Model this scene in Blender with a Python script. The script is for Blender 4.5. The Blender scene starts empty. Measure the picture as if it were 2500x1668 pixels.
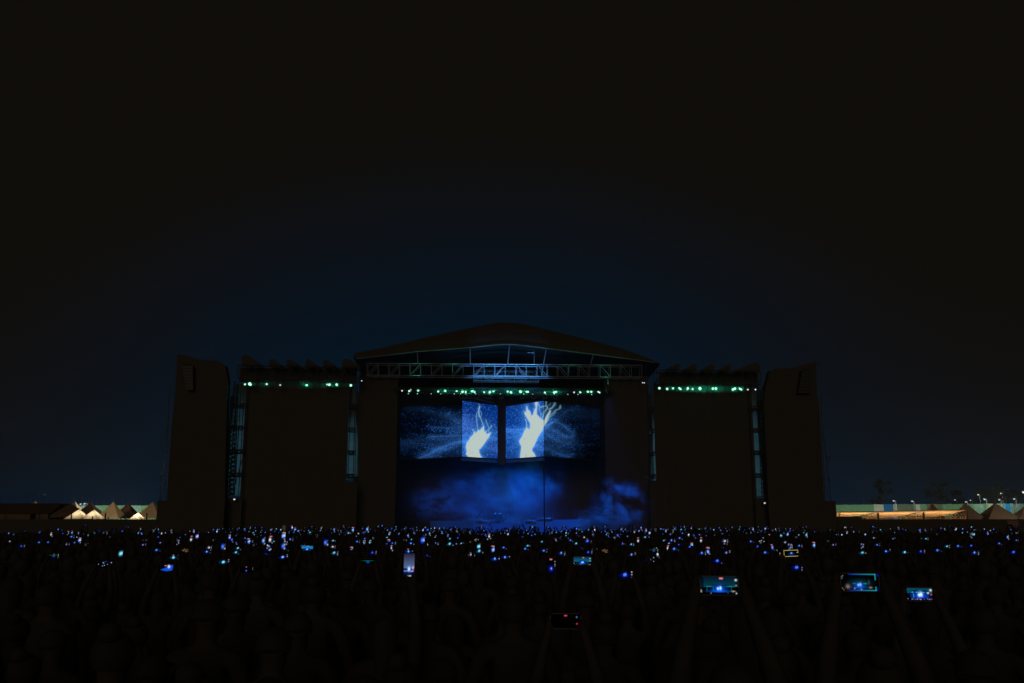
import bpy, math, random
import numpy as np
from mathutils import Vector, Matrix, Euler

rng = np.random.default_rng(11)
random.seed(11)
SC = bpy.context.scene
COL = SC.collection
R = math.radians

# ------------------------------------------------------------------ camera, sky, light, exposure
FPX = 2240.0                       # focal length in pixels of a 2500 px wide picture
PITCH = math.atan(450 / FPX)
CAMZ = 2.2
cam = bpy.data.cameras.new('camera')
cam.sensor_width = 36.0
cam.lens = 36.0 * FPX / 2500.0
cam.clip_start = 0.05
cam.clip_end = 3000.0
cam_ob = bpy.data.objects.new('camera', cam)
COL.objects.link(cam_ob)
cam_ob.location = (0, 0, CAMZ)
cam_ob.rotation_euler = (math.pi / 2 + PITCH, 0, 0)
SC.camera = cam_ob

SUN_EL, SUN_AZ = R(13), R(184)      # weak, soft warm fill from behind the camera, added to lift the blacks
world = bpy.data.worlds.new('World')
SC.world = world
world.use_nodes = True
WN, WL = world.node_tree.nodes, world.node_tree.links
WN.clear()


def wnode(t, **kw):
    n = WN.new(t)
    for k, v in kw.items():
        setattr(n, k, v)
    return n


def wmath(op, a, b=None, clamp=False):
    n = wnode('ShaderNodeMath', operation=op)
    n.use_clamp = clamp
    for i, x in enumerate((a, b)):
        if x is None:
            continue
        if isinstance(x, (int, float)):
            n.inputs[i].default_value = x
        else:
            WL.new(x, n.inputs[i])
    return n.outputs[0]


def wmap(x, a, b, c, d, smooth=True):
    n = wnode('ShaderNodeMapRange')
    n.interpolation_type = 'SMOOTHSTEP' if smooth else 'LINEAR'
    WL.new(x, n.inputs[0])
    for i, v in enumerate((a, b, c, d)):
        n.inputs[i + 1].default_value = v
    return n.outputs[0]


# night sky: dark brown overhead, a blue glow low over the stage that fades upwards and to both sides
tc = wnode('ShaderNodeTexCoord')
sep = wnode('ShaderNodeSeparateXYZ')
WL.new(tc.outputs['Generated'], sep.inputs[0])
elev = wmath('MULTIPLY', wmath('ARCSINE', sep.outputs[2]), 180 / math.pi)
azim = wmath('MULTIPLY', wmath('ARCTAN2', sep.outputs[0], sep.outputs[1]), 180 / math.pi)
azd = wmath('ABSOLUTE', wmath('ADD', azim, 2.0))
dome = wmath('SQRT', wmath('ADD', wmath('POWER', wmath('MAXIMUM', wmath('SUBTRACT', elev, 6.0), 0.0), 2.0), wmath('POWER', wmath('MULTIPLY', azd, 0.62), 2.0)))
glow = wmath('ADD', wmap(dome, 0.0, 20.0, 0.95, 0.0), wmath('MULTIPLY', wmath('EXPONENT', wmath('MULTIPLY', wmath('ABSOLUTE', elev), -0.28)), wmap(azd, 20.0, 75.0, 0.9, 0.1)), True)
nz = wnode('ShaderNodeTexNoise')
nz.inputs['Scale'].default_value = 3.0
nz.inputs['Detail'].default_value = 4.0
WL.new(tc.outputs['Generated'], nz.inputs['Vector'])
glow = wmath('MULTIPLY', glow, wmap(nz.outputs[0], 0.2, 0.8, 0.86, 1.12, False), True)
mixc = wnode('ShaderNodeMix', data_type='RGBA')
WL.new(glow, mixc.inputs['Factor'])
mixc.inputs['A'].default_value = (0.0050, 0.0040, 0.0028, 1)
mixc.inputs['B'].default_value = (0.0002, 0.0080, 0.0205, 1)
sky = wnode('ShaderNodeTexSky', sky_type='NISHITA')
sky.sun_disc = False
sky.sun_elevation = R(-4.0)
sky.sun_rotation = SUN_AZ
addc = wnode('ShaderNodeMix', data_type='RGBA', blend_type='ADD')
addc.inputs['Factor'].default_value = 0.0008
WL.new(mixc.outputs['Result'], addc.inputs['A'])
WL.new(sky.outputs[0], addc.inputs['B'])
bg = wnode('ShaderNodeBackground')
WL.new(addc.outputs['Result'], bg.inputs['Color'])
bg.inputs['Strength'].default_value = 1.0
wo = wnode('ShaderNodeOutputWorld')
WL.new(bg.outputs[0], wo.inputs['Surface'])

sun = bpy.data.lights.new('sun', 'SUN')
sun.energy = 0.17
sun.angle = R(25)
sun.color = (1.0, 0.78, 0.54)
sun_ob = bpy.data.objects.new('sun', sun)
COL.objects.link(sun_ob)
_d = Vector((math.sin(SUN_AZ) * math.cos(SUN_EL), math.cos(SUN_AZ) * math.cos(SUN_EL), math.sin(SUN_EL)))
sun_ob.rotation_euler = _d.to_track_quat('Z', 'Y').to_euler()

SC.view_settings.view_transform = 'Standard'
SC.view_settings.look = 'None'
SC.view_settings.exposure = 0.0
SC.view_settings.gamma = 1.0
SC.view_settings.use_curve_mapping = False
SC.render.engine = 'CYCLES'
CY = SC.cycles
CY.use_denoising = True
CY.max_bounces = 5
CY.diffuse_bounces = 2
CY.glossy_bounces = 2
CY.transmission_bounces = 3
CY.volume_bounces = 0
CY.transparent_max_bounces = 12
CY.volume_step_rate = 2.0
CY.volume_max_steps = 128
CY.caustics_reflective = False
CY.caustics_refractive = False
CY.sample_clamp_indirect = 2.0
CY.use_light_tree = True

# ------------------------------------------------------------------ geometry helpers
CP, SP = math.cos(PITCH), math.sin(PITCH)
CAM = np.array([0.0, 0.0, CAMZ])


def ray(px, py):
    dx, dy = (px - 1250) / FPX, (834 - py) / FPX
    return np.array([dx, CP - dy * SP, SP + dy * CP])


def at(px, py, Y):
    r = ray(px, py)
    return CAM + r * (Y / r[1])


def pix(p):
    d = np.asarray(p, float) - CAM
    zf = d[1] * CP + d[2] * SP
    up = -d[1] * SP + d[2] * CP
    return 1250 + FPX * d[0] / zf, 834 - FPX * up / zf


PSI = R(3.0)
SO = np.array([0.0, 86.0, 0.0])
SU = np.array([math.cos(PSI), math.sin(PSI), 0.0])
SW = np.array([-math.sin(PSI), math.cos(PSI), 0.0])


def st(px, py, w):
    r = ray(px, py)
    t = (w + np.dot(SO - CAM, SW)) / np.dot(r, SW)
    p = CAM + r * t
    return np.array([np.dot(p - SO, SU), w, p[2]])


def s2w(p):
    return SO + SU * p[0] + SW * p[1] + np.array([0, 0, p[2]])


def lin(c, g=255.0):
    c = np.asarray(c, float) / g
    return np.where(c <= 0.04045, c / 12.92, ((c + 0.055) / 1.055) ** 2.4)


class MB:
    def __init__(s):
        s.v, s.f, s.c = [], [], []

    def add(s, vs, fs):
        o = len(s.v)
        s.v += [tuple(float(a) for a in p) for p in vs]
        s.f += [tuple(i + o for i in q) for q in fs]
        return s

    def box(s, lo, hi):
        (a, b, c), (d, e, f) = lo, hi
        return s.add([(a, b, c), (d, b, c), (d, e, c), (a, e, c), (a, b, f), (d, b, f), (d, e, f), (a, e, f)],
                     [(3, 2, 1, 0), (4, 5, 6, 7), (0, 1, 5, 4), (1, 2, 6, 5), (2, 3, 7, 6), (3, 0, 4, 7)])

    def cbox(s, c, sz):
        return s.box([c[i] - sz[i] / 2 for i in range(3)], [c[i] + sz[i] / 2 for i in range(3)])

    def bar(s, p, q, r, r2=None, n=5):
        p, q = np.asarray(p, float), np.asarray(q, float)
        d = q - p
        d = d / (np.linalg.norm(d) + 1e-9)
        a = np.cross(d, (0, 0, 1) if abs(d[2]) < .9 else (1, 0, 0))
        a /= np.linalg.norm(a)
        b = np.cross(d, a)
        r2 = r if r2 is None else r2
        vs, fs = [], []
        for k in range(n):
            t = 2 * math.pi * k / n
            o = a * math.cos(t) + b * math.sin(t)
            vs += [p + o * r, q + o * r2]
        for k in range(n):
            j = (k + 1) % n
            fs.append((2 * k, 2 * k + 1, 2 * j + 1, 2 * j))
        fs += [tuple(2 * k for k in range(n)), tuple(2 * k + 1 for k in reversed(range(n)))]
        return s.add(vs, fs)

    def tube(s, pts, r, n=5):
        for i in range(len(pts) - 1):
            rr = r if not hasattr(r, '__len__') else r[i]
            r2 = r if not hasattr(r, '__len__') else r[i + 1]
            s.bar(pts[i], pts[i + 1], rr, r2, n)
        return s

    def prism(s, pts, off):
        """closed outline extruded by the vector off"""
        n = len(pts)
        off = np.asarray(off, float)
        vs = [np.asarray(p, float) for p in pts] + [np.asarray(p, float) + off for p in pts]
        fs = [tuple(range(n)), tuple(range(2 * n - 1, n - 1, -1))]
        fs += [(i, (i + 1) % n, n + (i + 1) % n, n + i) for i in range(n)]
        return s.add(vs, fs)

    def lathe(s, c, prof, n=8, sx=1, sy=1, rot=0.0):
        vs, fs = [], []
        for (r, z) in prof:
            for k in range(n):
                t = 2 * math.pi * k / n + rot
                vs.append((c[0] + r * sx * math.cos(t), c[1] + r * sy * math.sin(t), c[2] + z))
        m = len(prof)
        for i in range(m - 1):
            for k in range(n):
                j = (k + 1) % n
                fs.append((i * n + k, i * n + j, (i + 1) * n + j, (i + 1) * n + k))
        fs += [tuple(reversed(range(n))), tuple((m - 1) * n + k for k in range(n))]
        return s.add(vs, fs)

    def mesh(s, name, base=(0, 0, 0), smooth=False):
        me = bpy.data.meshes.new(name)
        v = np.asarray(s.v, float) - np.asarray(base, float)
        me.from_pydata([tuple(p) for p in v], [], s.f)
        me.update()
        if smooth:
            me.polygons.foreach_set('use_smooth', [True] * len(me.polygons))
        return me


BASE = {}


def tag(o, label, cat, group=None, kind=None):
    if kind:
        o['kind'] = kind
    if label:
        o['label'] = label
    if cat:
        o['category'] = cat
    if group:
        o['group'] = group
    return o


def place(o, base, stage):
    if stage:
        o.location = s2w(base)
        o.rotation_euler = (0, 0, PSI)
    else:
        o.location = tuple(base)
    BASE[o.name] = np.asarray(base, float)


def thing(name, label, cat, base, group=None, stage=True):
    o = bpy.data.objects.new(name, None)
    o.empty_display_size = 0.2
    COL.objects.link(o)
    place(o, base, stage)
    return tag(o, label, cat, group)


def part(mb, name, m, parent, smooth=False, kind=None, label=None):
    b = BASE[parent.name]
    o = bpy.data.objects.new(name, mb.mesh(name, b, smooth))
    COL.objects.link(o)
    o.data.materials.append(m)
    o.parent = parent
    BASE[o.name] = b
    if kind:
        o['kind'] = kind
    if label:
        o['label'] = label
    return o


def single(mb, name, m, label, cat, base, group=None, stage=True, kind=None, smooth=False):
    o = bpy.data.objects.new(name, mb.mesh(name, base, smooth))
    COL.objects.link(o)
    o.data.materials.append(m)
    place(o, base, stage)
    return tag(o, label, cat, group, kind)


_W = ('first second third fourth fifth sixth seventh eighth ninth tenth eleventh twelfth thirteenth fourteenth fifteenth sixteenth '
      'seventeenth eighteenth nineteenth').split()
_T = {20: 'twent', 30: 'thirt', 40: 'fort', 50: 'fift', 60: 'sixt', 70: 'sevent', 80: 'eight', 90: 'ninet'}


def ordn(n):
    if n < 20:
        return _W[n - 1]
    t, u = n // 10 * 10, n % 10
    return _T[t] + 'ieth' if u == 0 else _T[t] + 'y-' + _W[u - 1]


# ------------------------------------------------------------------ materials
def mat(name, col, rough=0.7, metal=0.0, var=0.25, scale=6.0, transl=0.0, spec=0.3, bump=0.0):
    m = bpy.data.materials.new(name)
    m.use_nodes = True
    N, L = m.node_tree.nodes, m.node_tree.links
    p = N['Principled BSDF']
    p.inputs['Roughness'].default_value = rough
    p.inputs['Metallic'].default_value = metal
    p.inputs['Specular IOR Level'].default_value = spec * .5
    t = N.new('ShaderNodeTexCoord')
    n = N.new('ShaderNodeTexNoise')
    n.inputs['Scale'].default_value = scale
    n.inputs['Detail'].default_value = 5
    L.new(t.outputs['Object'], n.inputs['Vector'])
    x = N.new('ShaderNodeMix')
    x.data_type = 'RGBA'
    x.inputs['A'].default_value = (*[c * (1 - var) for c in col], 1)
    x.inputs['B'].default_value = (*[min(1, c * (1 + var)) for c in col], 1)
    L.new(n.outputs[0], x.inputs['Factor'])
    L.new(x.outputs['Result'], p.inputs['Base Color'])
    if bump:
        b = N.new('ShaderNodeBump')
        b.inputs['Strength'].default_value = bump
        L.new(n.outputs[0], b.inputs['Height'])
        L.new(b.outputs[0], p.inputs['Normal'])
    if transl:
        tr = N.new('ShaderNodeBsdfTranslucent')
        L.new(x.outputs['Result'], tr.inputs['Color'])
        mx = N.new('ShaderNodeMixShader')
        mx.inputs[0].default_value = transl
        L.new(p.outputs[0], mx.inputs[1])
        L.new(tr.outputs[0], mx.inputs[2])
        L.new(mx.outputs[0], N['Material Output'].inputs['Surface'])
    return m


def emat(name, col, strength):
    m = bpy.data.materials.new(name)
    m.use_nodes = True
    N, L = m.node_tree.nodes, m.node_tree.links
    N.remove(N['Principled BSDF'])
    e = N.new('ShaderNodeEmission')
    e.inputs[0].default_value = (*col, 1)
    e.inputs[1].default_value = strength
    L.new(e.outputs[0], N['Material Output'].inputs['Surface'])
    m.cycles.emission_sampling = 'NONE'
    return m


def screen_mat(name, strength):
    m = emat(name, (1, 1, 1), strength)
    N, L = m.node_tree.nodes, m.node_tree.links
    a = N.new('ShaderNodeAttribute')
    a.attribute_name = 'col'
    e = [n for n in N if n.type == 'EMISSION'][0]
    L.new(a.outputs['Color'], e.inputs[0])
    return m


M = dict(
    black_fabric=mat('black_fabric', (0.080, 0.074, 0.066), 0.95, spec=0.05, bump=0.15),
    black_steel=mat('black_steel', (0.06, 0.055, 0.05), 0.55, spec=0.3),
    tarp=mat('roof_tarp', (0.072, 0.060, 0.048), 0.85, spec=0.1),
    alu=mat('aluminium_truss', (0.26, 0.27, 0.28), 0.45, 0.25, var=0.2, scale=3),
    dark_alu=mat('dull_aluminium', (0.07, 0.07, 0.073), 0.5, 0.2, var=0.3, scale=3),
    cladding=mat('pale_cladding', (0.30, 0.43, 0.47), 0.9, var=0.35, scale=2.5, transl=0.6, spec=0.05),
    deck=mat('stage_deck', (0.05, 0.05, 0.055), 0.45, spec=0.4),
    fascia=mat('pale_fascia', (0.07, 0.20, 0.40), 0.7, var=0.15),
    fixture=mat('fixture_black', (0.05, 0.05, 0.05), 0.45, spec=0.5),
    ground=mat('trampled_earth', (0.055, 0.045, 0.035), 0.95, var=0.4, scale=0.6, bump=0.4),
    hoarding=mat('black_hoarding', (0.08, 0.074, 0.066), 0.9, spec=0.1),
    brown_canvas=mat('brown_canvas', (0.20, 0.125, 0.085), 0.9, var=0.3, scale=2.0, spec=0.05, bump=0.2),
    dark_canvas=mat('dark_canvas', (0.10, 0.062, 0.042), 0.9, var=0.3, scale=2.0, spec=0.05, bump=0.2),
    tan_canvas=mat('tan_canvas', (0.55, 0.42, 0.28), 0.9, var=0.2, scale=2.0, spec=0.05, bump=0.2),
    white_canvas=mat('white_canvas', (0.78, 0.72, 0.60), 0.9, var=0.12, scale=2.0, transl=0.45, spec=0.05, bump=0.15),
    wood=mat('pale_timber', (0.55, 0.40, 0.24), 0.7, var=0.25, scale=5),
    pole=mat('pole_grey', (0.16, 0.18, 0.20), 0.6),
    bark=mat('bark', (0.12, 0.10, 0.075), 0.95),
    leaf=mat('leaf', (0.065, 0.085, 0.04), 0.8, var=0.5, scale=1.2, transl=0.2),
    card=mat('cardboard', (0.72, 0.60, 0.50), 0.9),  # lightened tone, standing in for light that falls on the card
    phone=mat('phone_case', (0.03, 0.03, 0.035), 0.35, spec=0.5),
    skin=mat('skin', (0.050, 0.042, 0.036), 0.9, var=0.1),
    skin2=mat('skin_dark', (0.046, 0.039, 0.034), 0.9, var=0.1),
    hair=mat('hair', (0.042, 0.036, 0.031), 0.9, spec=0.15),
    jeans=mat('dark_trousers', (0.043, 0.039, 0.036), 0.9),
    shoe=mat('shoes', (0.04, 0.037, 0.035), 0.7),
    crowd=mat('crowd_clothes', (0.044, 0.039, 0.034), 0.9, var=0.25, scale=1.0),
    drum=mat('drum_shell', (0.06, 0.06, 0.07), 0.3, spec=0.6),
    chrome=mat('chrome', (0.6, 0.6, 0.62), 0.25, 0.9, var=0.1),
)
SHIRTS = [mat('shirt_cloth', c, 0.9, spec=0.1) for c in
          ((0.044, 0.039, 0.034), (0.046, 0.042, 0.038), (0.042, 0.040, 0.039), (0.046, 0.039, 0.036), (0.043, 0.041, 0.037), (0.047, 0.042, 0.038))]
LED = screen_mat('led_wall', 1.0)
PHS = screen_mat('phone_screen', 1.0)


def lamp(kind, loc, energy, col, size=0.1, target=None, cone=60, blend=0.5, parent=None):
    l = bpy.data.lights.new('lamp', kind)
    l.energy = energy
    l.color = col
    if kind == 'AREA':
        l.size = size
    else:
        l.shadow_soft_size = size
    if kind == 'SPOT':
        l.spot_size = R(cone)
        l.spot_blend = blend
    o = bpy.data.objects.new('lamp', l)
    COL.objects.link(o)
    o.location = tuple(loc)
    if target is not None:
        d = Vector(tuple(np.asarray(loc, float) - np.asarray(target, float)))
        o.rotation_euler = d.to_track_quat('Z', 'Y').to_euler()
    return o


# ------------------------------------------------------------------ ground
g = MB()
nx, ny = 40, 40
xs = np.linspace(-420, 420, nx)
ys = np.linspace(-60, 440, ny)
g.add([(x, y, 0) for y in ys for x in xs], [(j * nx + i, j * nx + i + 1, (j + 1) * nx + i + 1, (j + 1) * nx + i) for j in range(ny - 1) for i in range(nx - 1)])
single(g, 'ground', M['ground'], None, None, (0, 0, 0), stage=False, kind='structure')

# ------------------------------------------------------------------ the stage platform
DECK = 1.75
uL, uR = st(600, 1284, 0)[0], st(1840, 1284, 0)[0]
stg = thing('stage', 'long black concert stage with a pale blue-lit front panel in the middle', 'stage', (0, 0, 0))
part(MB().box((uL, 0.1, DECK - 0.14), (uR, 18, DECK)), 'deck', M['deck'], stg)
part(MB().box((uL, 0.2, 0), (uR, 0.3, DECK - 0.145)), 'front_skirt', M['black_fabric'], stg)
a, b, c, d = st(1199, 1278, -1.2), st(1272, 1278, -1.2), st(1288, 1312, -1.2), st(1207, 1312, -1.2)
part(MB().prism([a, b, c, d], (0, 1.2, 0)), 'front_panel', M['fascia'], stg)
a, b, c, d = st(1274, 1271, -0.9), st(1440, 1268, -0.9), st(1440, 1312, -0.9), st(1292, 1312, -0.9)
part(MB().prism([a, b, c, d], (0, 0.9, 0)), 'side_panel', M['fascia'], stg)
a, b, c, d = st(1050, 1272, -0.9), st(1192, 1271, -0.9), st(1199, 1312, -0.9), st(1050, 1312, -0.9)
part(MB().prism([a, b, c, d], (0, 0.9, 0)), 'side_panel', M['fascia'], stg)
for (x0, x1, y) in ((1281, 1310, 1271.3), (1284, 1300, 1268.3), (1312, 1350, 1265), (1336, 1342, 1266.5), (1165, 1192, 1271), (1163, 1180, 1267)):
    p, q = st(x0, y, -0.95), st(x1, y, -0.95)
    part(MB().bar(p, q, 0.014), 'edge_rail', M['alu'], stg)
# drum riser
ris = thing('drum_riser', 'low dark riser block standing mid stage under the screens', 'riser', (st(1225, 1265, 7)[0], 7, DECK))
x0, x1 = st(1165, 1262, 7)[0], st(1285, 1262, 7)[0]
part(MB().box((x0, 6.5, DECK + 0.002), (x1, 9.5, DECK + 0.7)), 'platform', M['deck'], ris)
part(MB().box((x0 + .1, 6.45, DECK + 0.1), (x1 - .1, 6.498, DECK + 0.6)), 'front_board', M['black_steel'], ris)
# drum kit
zc = DECK + 0.702
uc = st(1215, 1250, 8)[0]
kit = thing('drum_kit', 'drum kit faintly glinting in blue smoke on the riser', 'drum kit', (uc, 8, zc))


def drum(cx, cy, cz, r, h, tilt):
    mb = MB()
    ax = np.array([0, math.sin(tilt), math.cos(tilt)])
    mb.bar(np.array([cx, cy, cz]) - ax * h / 2, np.array([cx, cy, cz]) + ax * h / 2, r, n=16)
    return mb


part(drum(uc, 7.8, zc + .31, .3, .42, math.pi / 2), 'bass_drum', M['drum'], kit, True)
for dx in (-.25, .25):
    part(drum(uc + dx, 7.7, zc + .82, .16, .24, .5), 'tom', M['drum'], kit, True)
part(drum(uc + .65, 8.1, zc + .45, .2, .38, 0.1), 'floor_tom', M['drum'], kit, True)
part(drum(uc - .5, 8.2, zc + .6, .18, .16, 0.1), 'snare', M['drum'], kit, True)
for dx, dy, hz in ((-.95, 7.9, 1.25), (.9, 7.7, 1.45), (-.6, 7.6, 1.55), (1.3, 8.1, 1.35), (.35, 8.2, 1.9)):
    s = part(MB().bar((uc + dx, dy, zc), (uc + dx, dy, zc + hz), .018), 'cymbal_stand', M['dark_alu'], kit)
    part(MB().lathe((uc + dx, dy, zc + hz), [(.02, .03), (.08, .02), (.22, 0), (.22, -.006)], 14), 'cymbal', M['dark_alu'], s)
for (px, top, base, lab, boom) in ((1175, 1250, 1292, 'tall boom microphone stand leaning right in blue smoke left of the riser', (13, 0)),
                                   (1101, 1262, 1293, 'straight thin microphone stand at the left front of the stage', (0, 0)),
                                   (1448, 1256, 1296, 'boom microphone stand leaning left beside the pale smoke puff', (-8, 0))):
    w = 1.0
    p1 = st(px - boom[0], base, w)
    u0 = p1[0]
    mt = thing('microphone_stand', lab, 'microphone stand', (u0, w, DECK), 'microphone stands along the stage front')
    part(MB().lathe((u0, w, DECK + .002), [(.16, 0), (.16, .02), (.03, .05)], 10), 'foot', M['black_steel'], mt)
    mid = np.array([u0, w, st(px, (top + base) / 2 - 4, w)[2]])
    tip = st(px, top, w)
    part(MB().bar((u0, w, DECK + .04), mid, .032), 'tube', M['black_steel'], mt)
    if boom[0]:
        part(MB().bar(mid, tip, .028), 'boom', M['black_steel'], mt)
    part(MB().bar(tip + (0, 0, -.05), tip + (0.03, -.02, .12), .045, .06, n=8), 'microphone', M['dark_alu'], mt)
# ------------------------------------------------------------------ roof
ROOF_OUT = [(862, 868), (866, 862), (935, 849), (1044, 823), (1180, 794), (1210, 788.5), (1231, 787), (1255, 788.5), (1282, 792), (1419, 825), (1521, 852), (1589, 877), (1612, 888)]
ARCH = [(869, 877), (1019, 859), (1148, 849), (1205, 843), (1225, 841.6), (1244, 841.5), (1262, 842.2), (1334, 851), (1448, 865.5), (1565, 881), (1598, 886)]
out = [st(*p, 0) for p in ROOF_OUT]
arch = [st(*p, 0) for p in ARCH]
rb = (0, 0, out[6][2])
roof = thing('stage_roof', 'wide dark gabled roof over the stage with a lit arched edge', 'roof', rb)
part(MB().prism(out + arch[::-1], (0, 0.35, 0)), 'gable_tarp', M['tarp'], roof)
mb = MB()
top = [p + np.array([0, .36, 0.0]) for p in out]
mb.v = [tuple(p) for p in top] + [tuple(p + np.array([0, 17, -1.2])) for p in top]
n = len(top)
mb.f = [(i, i + 1, n + i + 1, n + i) for i in range(n - 1)]
low = [p + np.array([0, 0, -.12]) for p in top]
o = len(mb.v)
mb.v += [tuple(p) for p in low] + [tuple(p + np.array([0, 17, -1.2])) for p in low]
mb.f += [(o + i + 1, o + i, o + n + i, o + n + i + 1) for i in range(n - 1)]
part(mb, 'roof_cover', M['tarp'], roof)
rt = [p + np.array([0, 16.9, -1.3]) for p in out]
part(MB().prism([np.array([rt[0][0], rt[0][1], 15.0])] + rt + [np.array([rt[-1][0], rt[-1][1], 15.0])], (0, .05, 0)), 'rear_tarp', M['tarp'], roof)
am = MB()
am.tube([p + np.array([0, -.12, 0]) for p in arch], .05, 6)
part(am, 'arch_beam', M['alu'], roof)
for (xa, ya, xb, yb) in ((1019, 859, 1020, 888), (1148, 849, 1148, 888), (1244, 842, 1239.5, 889), (1334, 851, 1322, 917), (1448, 866, 1442, 889), (1304, 857, 1304, 888)):
    part(MB().bar(st(xa, ya, .3), st(xb, yb, .3), .05 if xa != 1304 else .025), 'arch_post', M['alu'], roof)
part(MB().bar(st(1288, 861, .6), st(1306, 862, .6), .02), 'cross_tie', M['alu'], roof)


def truss(name, label, x0, y0, x1, y1, hpx, w, depth, bays, mtl=None, slope=None, r=.05, group=None, brace_r=.033):
    """box truss from pixel (x0,y0) to (x1,y1), the top chord's ends, hpx high, in the plane w"""
    mtl = mtl or M['alu']
    A, B = st(x0, y0, w), st(x1, y1, w)
    A2, B2 = st(x0, y0 + hpx, w), st(x1, y1 + hpx, w)
    t = thing(name, label, 'truss', (A + B) / 2, group)
    dv = np.array([0, depth, 0])
    for p, q in ((A, B), (A2, B2), (A + dv, B + dv), (A2 + dv, B2 + dv)):
        part(MB().bar(p, q, r, n=6), 'chord', mtl, t)
    for k in range(bays + 1):
        f = k / bays
        p, q = A + (B - A) * f, A2 + (B2 - A2) * f
        part(MB().bar(p, q, brace_r), 'upright', mtl, t)
        part(MB().bar(p + dv, q + dv, brace_r), 'upright', mtl, t)
        part(MB().bar(q, q + dv, brace_r), 'cross_bar', mtl, t)
        if k < bays:
            p2, q2 = A + (B - A) * (k + 1) / bays, A2 + (B2 - A2) * (k + 1) / bays
            fl = slope(f) if slope else k % 2 == 0
            if fl is None:
                continue
            for e in (np.zeros(3), dv):
                if fl:
                    part(MB().bar(q + e, p2 + e, brace_r), 'brace', mtl, t)
                else:
                    part(MB().bar(p + e, q2 + e, brace_r), 'brace', mtl, t)
    return t


bay = [0]


def pattern(f):
    bay[0] += 1
    if bay[0] % 2:
        return f < 0.53
    return None


truss('front_truss', 'long main lighting truss across the stage below the lit arch', 896, 887, 1567, 892, 29, 0.5, 1.1, 26, slope=pattern)
truss('upper_truss', 'short blue-lit truss behind the main truss, level with its middle', 1158, 903, 1310, 905, 13, 5.5, .8, 8, brace_r=.025)
truss('screen_truss', 'bright blue-lit truss hung just under the main truss above the flame screens', 1156, 916, 1316, 918.5, 13, 3.5, .9, 8, brace_r=.028)
truss('lamp_truss', 'thin dark truss carrying the middle row of green lights', 960, 946, 1500, 949, 6, 1.0, .5, 20, mtl=M['dark_alu'], r=.035, brace_r=.02)
truss('fixture_truss', 'thin dark truss carrying the row of small white fixtures above the screens', 985, 962, 1450, 964, 4.5, 2.2, .4, 18, mtl=M['dark_alu'], r=.03, brace_r=.018)
for i, (x0, y0, x1, y1, w) in enumerate(((1141, 960, 1160, 964, 4), (1139, 971, 1167, 975, 4), (1170, 967, 1204, 974, 5), (1166, 975.5, 1208, 984, 5.5), (1248, 975, 1254, 963, 3))):
    single(MB().bar(st(x0, y0, w), st(x1, y1, w), .04), 'hanging_bar', M['alu'],
           ('short slanted metal bar over the left flame screen, topmost', 'short slanted metal bar over the left flame screen, second from top', 'slanted metal bar above the left flame screen, third from top',
            'slanted metal bar just above the left flame screen top edge', 'steep bright metal bar hanging between the two flame screens')[i], 'bar', st(x0, y0, w), 'slanted bars above the flame screens')
for side, x0, x1 in (('left', 1280, 1296), ('right', 1308, 1325)):
    k = thing('louvre_frame', f'stack of short horizontal bars over the right flame screen, {side} one', 'frame', st((x0 + x1) / 2, 953, 3.2), 'barred frames above the right flame screen')
    for y in (949, 954, 960):
        part(MB().bar(st(x0, y, 3.2), st(x1, y, 3.2), .035), 'rung', M['alu'], k)
    for x in (x0, x1):
        part(MB().bar(st(x, 947, 3.26), st(x, 962, 3.26), .03), 'side_bar', M['dark_alu'], k)

# back wall and interior drapes
u0, u1 = st(870, 1000, 14)[0], st(1600, 1000, 14)[0]


def drape(name, label, u0, u1, w, z0, z1, folds=.06, n=None, base=None, group=None):
    n = n or max(8, int((u1 - u0) / .45))
    mb = MB()
    xs = np.linspace(u0, u1, n * 4 + 1)
    ws = w + folds * .5 * np.sin(np.arange(n * 4 + 1) * math.pi / 2 + .3 * np.sin(xs)) * (0.6 + .4 * np.sin(xs * 1.7))
    for (dz, off) in ((0, 0), (0, .03)):
        o = len(mb.v)
        mb.v += [(x, y + off, z0) for x, y in zip(xs, ws)] + [(x, y + off, z1) for x, y in zip(xs, ws)]
        m = len(xs)
        q = [(o + i, o + i + 1, o + m + i + 1, o + m + i) for i in range(m - 1)]
        mb.f += q if off == 0 else [t[::-1] for t in q]
    return single(mb, name, M['black_fabric'], label, 'drape', ((u0 + u1) / 2, w, z0), group, smooth=True)


drape('back_drape', 'tall black backdrop curtain behind the four video screens', u0, u1, 14, DECK + .002, 16.5)
z1 = st(700, 928, .8)[2]
drape('wing_drape', 'large black curtain filling the left stage wing below its green lights', st(592, 1100, .8)[0], st(846, 1100, .8)[0], .8, 0.0, z1, group='black curtains of the stage wings')
drape('wing_drape', 'large black curtain filling the right stage wing below its green lights', st(1602, 1100, .8)[0], st(1842, 1100, .8)[0], .8, 0.0, st(1700, 938, .8)[2], group='black curtains of the stage wings')
drape('side_drape', 'black curtain between the left wing and the left outer screen', st(872, 1100, 2)[0], st(968, 1100, 2)[0], 2, DECK + .002, st(900, 915, 2)[2], group='black curtains beside the stage opening')
drape('side_drape', 'black curtain between the right outer screen and the right wing', st(1478, 1100, 2)[0], st(1588, 1100, 2)[0], 2, DECK + .002, st(1500, 918, 2)[2], group='black curtains beside the stage opening')

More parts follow.
